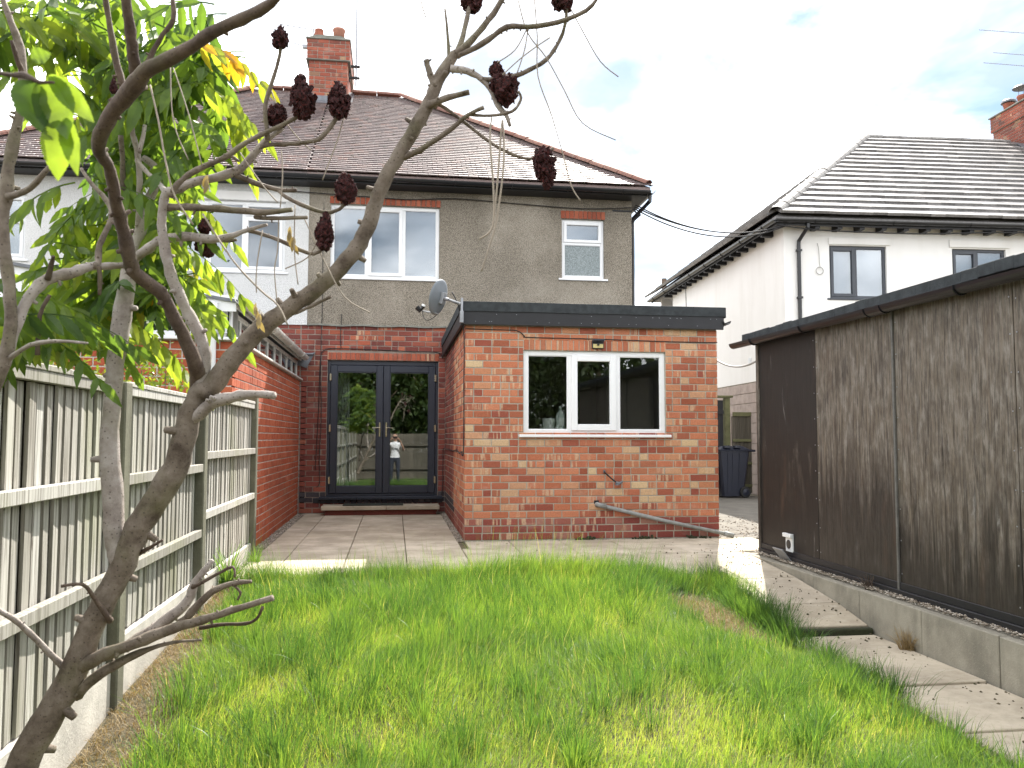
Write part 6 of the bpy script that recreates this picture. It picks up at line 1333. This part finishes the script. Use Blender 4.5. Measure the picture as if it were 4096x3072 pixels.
# large leaves hanging close to the lens
m_tw = MB(); m_tw.tube([tuple(at(x, y, Y)) for x, y, Y in ((-40, 285, .95), (40, 300, .95), (95, 300, .94), (160, 330, .93), (215, 330, .92))], [.002, .0022, .004, .0022, .0015], 6); m_tw.build('twig', BD, tree2, smooth=True)
def big_leaf(B, T, w, nrm, tone, bend):
    m = MB(); d = (T-B); L = d.length; d.normalize(); s_ = d.cross(nrm).normalized(); n2 = s_.cross(d); N = 26; v = []; f = []
    for i in range(N+1):
        t = i/N; k = math.sin(math.pi*t**.80)**.85*(1-.25*t) if 0 < t < 1 else 0; k = k*(1+(.045 if i % 2 else -.03)); c = B + d*(L*t) - n2*(bend*L*math.sin(math.pi*t)*.3) ; wv = .03*math.sin(t*22)
        for u in (-1, -.5, 0, .5, 1): v.append(tuple(c + s_*(u*w*.5*k) + n2*(abs(u)*w*k*.16 + wv*w*abs(u)*k)))
    for i in range(N):
        for u in range(4): a_ = i*5+u; f.append((a_, a_+1, a_+6, a_+5))
    m.rv = tone; m.add(v, f); o = m.build('large_leaf', leafm, tree2, smooth=True); o.color = (1, 1, 1, 1)
for (x, y, tx, ty, w, tone, nx, be) in [(88, 318, 215, 560, .050, .05, .8, .3), (150, 330, 245, 600, .030, .30, .6, .2), (200, 305, 270, 560, .042, .55, -.3, .3), (235, 480, 232, 725, .036, .60, .25, -.2), (195, 300, 378, 492, .026, .58, -.5, .3), (262, 470, 312, 705, .026, .60, -.4, .1), (125, 235, 205, 215, .024, .45, .1, .2)]:
    big_leaf(at(x, y, .93), at(tx, ty, .93+R.uniform(-.02, .02)), w, Vector((nx, -1, .2)).normalized(), tone, be)

# ------------------------------------------------------------------ shrubs over the fence and trees behind the viewer
def leaf_cloud(name, mat, parent, c, r, n, size, seed, gaps=.5):
    rs = np.random.RandomState(seed); cl = rs.normal(0, 1, (max(8, n//45), 3)); cl /= np.linalg.norm(cl, axis=1)[:, None]; cl *= rs.uniform(.35, 1, (len(cl), 1))
    i = rs.randint(0, len(cl), n); p = cl[i] + rs.normal(0, .16, (n, 3)); p = p*np.array(r)+np.array(c)
    d = rs.normal(0, 1, (n, 3)); d[:, 2] -= .3; d /= np.linalg.norm(d, axis=1)[:, None]; s = np.cross(d, rs.normal(0, 1, (n, 3))); s /= np.linalg.norm(s, axis=1)[:, None]
    L = (size*rs.uniform(.6, 1.3, n))[:, None]; V = np.stack([p, p+d*L*.5+s*L*.22, p+d*L, p+d*L*.5-s*L*.22], 1)
    me = bpy.data.meshes.new(name); me.from_pydata(V.reshape(-1, 3).tolist(), [], (np.arange(n)[:, None]*4+np.arange(4)[None]).tolist()); me.materials.append(mat)
    a = me.attributes.new('rnd', 'FLOAT', 'FACE'); a.data.foreach_set('value', np.clip(rs.normal(.5, .22, n), 0, 1).astype(np.float32)); return inst(name, me, (0, 0, 0), parent)
for k, (x, y, z, rx, rz_, lab) in enumerate([(-1.98, 6.9, 1.30, .34, .62, 'yellow-green shrub just behind the fence next to the white downpipe'), (-2.65, 6.7, 1.40, .50, .70, 'yellow-green bush behind the fence in the middle of the foliage'), (-4.3, 8.6, 1.5, .9, .75, 'pale green bush behind the fence at the far left'), (-2.1, 5.0, 1.15, .45, .55, 'low leafy shrub peeping over the nearest fence panel')]):
    sh = empty('shrub', (x, y, -.2), lab, 'shrub'); leaf_cloud('crown', M['shrub_leaf'], sh, (x, y, z), (rx, .6, rz_), 2600, .055, 20+k)
    m = MB(); qq = random.Random(k)
    for _ in range(12): a = qq.uniform(0, 6.28); m.tube([(x, y, -.25), (x+.2*math.cos(a), y+.2*math.sin(a), .5), (x+rx*.8*math.cos(a), y+.45*math.sin(a), z+qq.uniform(-.2, .5))], [.012, .008, .003], 5)
    m.build('stem', BD, sh)
for k, (x, y, h, r) in enumerate([(-3.4, -7.2, 6.2, 2.0), (-.8, -8.0, 6.0, 2.2), (1.6, -7.4, 6.4, 2.1), (4.0, -8.2, 6.2, 2.3), (6.8, -7.0, 6.4, 2.2), (-6.6, -6.0, 6.5, 2.2), (.4, -10.5, 6.6, 2.4), (3.2, -11, 6.8, 2.4), (-2.4, -10.5, 6.6, 2.4)]):
    t_ = empty('garden_tree', (x, y, -.4), 'dense dark green tree beyond the bottom fence, seen reflected in the door glass', 'tree', 'trees reflected in the doors')
    leaf_cloud('crown', M['dark_leaf'], t_, (x, y, h*.55), (r, r*.8, h*.48), 6500, .26, 60+k)
    m = MB(); m.tube([(x, y, -.45), (x+.1, y, 1.2), (x-.05, y, 3.4), (x, y, h*.8)], [.17, .14, .10, .03], 9)
    for j in range(6): a = j*1.05; m.tube([(x, y, 1.4+.5*j), (x+math.cos(a)*r*.4, y+math.sin(a)*r*.35, 2.2+.5*j), (x+math.cos(a)*r*.8, y+math.sin(a)*r*.7, 2.6+.55*j)], [.06, .04, .015], 6)
    m.build('trunk', BD, t_, smooth=True)
# leaves and debris on the paving
for i in range(26):
    m = MB(); qq = random.Random(i); x, y = qq.uniform(-1.2, 3.6), qq.uniform(8.1, 13.2)
    if x > .7 and y > 9.7: y = qq.uniform(8.0, 9.6)
    a = qq.uniform(0, 6.28); leaflet(m, Vector((x, y, .006)), Vector((math.cos(a), math.sin(a), .05)), Vector((0, 0, 1)), qq.uniform(.02, .05), .016, qq.random(), serr=False, curl=-.1); tag(m.build('fallen_leaf', M['dry_grass'] if qq.random() < .5 else M['bark_dark']), 'small dry fallen leaf lying on the patio slabs', 'leaf', 'fallen leaves on the patio')

# ------------------------------------------------------------------ photographer seen in the door glass
def cloth(t):
    o = t.obj(); sp = t('SeparateXYZ', Vector=o); z = sp.outputs['Z']; ax = t.math('ABSOLUTE', sp.outputs['X']); y = sp.outputs['Y']
    shirt, skin, jean, hair, shoe = (0.68, 0.68, 0.70), (0.42, 0.25, 0.18), (0.025, 0.03, 0.045), (0.03, 0.02, 0.015), (0.05, 0.05, 0.05)
    c = t.mix(t.math('GREATER_THAN', z, .93), jean, shirt); c = t.mix(t.math('LESS_THAN', z, .09), c, shoe)
    fore = t.math('MULTIPLY', t.math('GREATER_THAN', y, .13), t.math('GREATER_THAN', z, 1.05)); c = t.mix(fore, c, skin)
    c = t.mix(t.math('MULTIPLY', t.math('GREATER_THAN', z, 1.475), t.math('LESS_THAN', ax, .13)), c, skin)
    hm = t.math('MULTIPLY', t.math('GREATER_THAN', t.math('SUBTRACT', z, t.math('MULTIPLY', y, .9)), 1.66), t.math('LESS_THAN', ax, .13)); c = t.mix(hm, c, hair)
    return pbsdf(t, c, .8)
material('person_clothes', cloth)
per = empty('person', (.02, -.45, -.385), 'person in white T-shirt holding up a phone, reflected in the right door glass', 'person')
J = {}; V_, E_, Rr = [], [], []
def jv(name, p, r, link=None):
    J[name] = len(V_); V_.append(p); Rr.append(r)
    if link: E_.append((J[link], J[name]))
jv('pelvis', (0, 0, .95), (.155, .11)); jv('waist', (0, 0, 1.08), (.14, .10), 'pelvis'); jv('chest', (0, .0, 1.28), (.165, .115), 'waist'); jv('neckbase', (0, 0, 1.44), (.085, .075), 'chest'); jv('neck', (0, .015, 1.51), (.055, .055), 'neckbase'); jv('chin', (0, .035, 1.57), (.062, .075), 'neck'); jv('face', (0, .03, 1.65), (.075, .092), 'chin'); jv('crown', (0, .015, 1.73), (.06, .075), 'face')
jv('nose', (0, .135, 1.635), (.012, .012), 'face')
for s in (-1, 1):
    k = 'l' if s < 0 else 'r'
    jv('ear'+k, (s*.083, .02, 1.64), (.012, .02), 'face')
    jv('sh'+k, (s*.19, 0, 1.40), (.068, .068), 'chest'); jv('el'+k, (s*.29, .10, 1.16), (.047, .047), 'sh'+k); jv('fm'+k, (s*.24, .22, 1.32), (.043, .043), 'el'+k); jv('wr'+k, (s*.165, .33, 1.49), (.028, .028), 'fm'+k); jv('pm'+k, (s*.135, .365, 1.545), (.034, .02), 'wr'+k)
    for i, (dx, dz, L) in enumerate(((.0, .03, .05), (-.006, .015, .058), (-.012, 0, .056), (-.014, -.016, .046))):
        b = (s*(.118+dx), .385, 1.575+dz*.8); jv(f'f{k}{i}a', b, (.0095, .0095), 'pm'+k); jv(f'f{k}{i}b', (b[0]-s*.022, b[1]+.035, b[2]+.004), (.0085, .0085), f'f{k}{i}a'); jv(f'f{k}{i}c', (b[0]-s*L*.9, b[1]+.038, b[2]+.006), (.0075, .0075), f'f{k}{i}b')
    jv('th'+k+'a', (s*.105, .36, 1.545), (.011, .011), 'pm'+k); jv('th'+k+'b', (s*.075, .375, 1.55), (.009, .009), 'th'+k+'a')
    jv('hp'+k, (s*.095, 0, .88), (.10, .095), 'pelvis'); jv('kn'+k, (s*.11, .02, .50), (.062, .065), 'hp'+k); jv('an'+k, (s*.12, -.02, .10), (.042, .045), 'kn'+k); jv('hl'+k, (s*.12, -.02, .045), (.042, .04), 'an'+k); jv('to'+k, (s*.135, .15, .035), (.042, .03), 'hl'+k)
me = bpy.data.meshes.new('body'); me.from_pydata(V_, E_, []); me.materials.append(M['person_clothes'])
body = inst('body', me, (.02, -.45, -.385), per)
md = body.modifiers.new('skin', 'SKIN'); md.use_smooth_shade = True
for i, sv in enumerate(me.skin_vertices[0].data): sv.radius = Rr[i]; sv.use_root = (i == 0)
body.modifiers.new('sub', 'SUBSURF').levels = 1; body.modifiers['sub'].render_levels = 2
m = MB(); m.box(-.06, .095, -.055, -.046, 1.185, 1.260, .004); m.box(-.012, .024, -.0455, -.042, 1.222, 1.250, .001); tag(m.build('phone', M['black_plastic']), "black phone held up in the person's hands", 'phone')
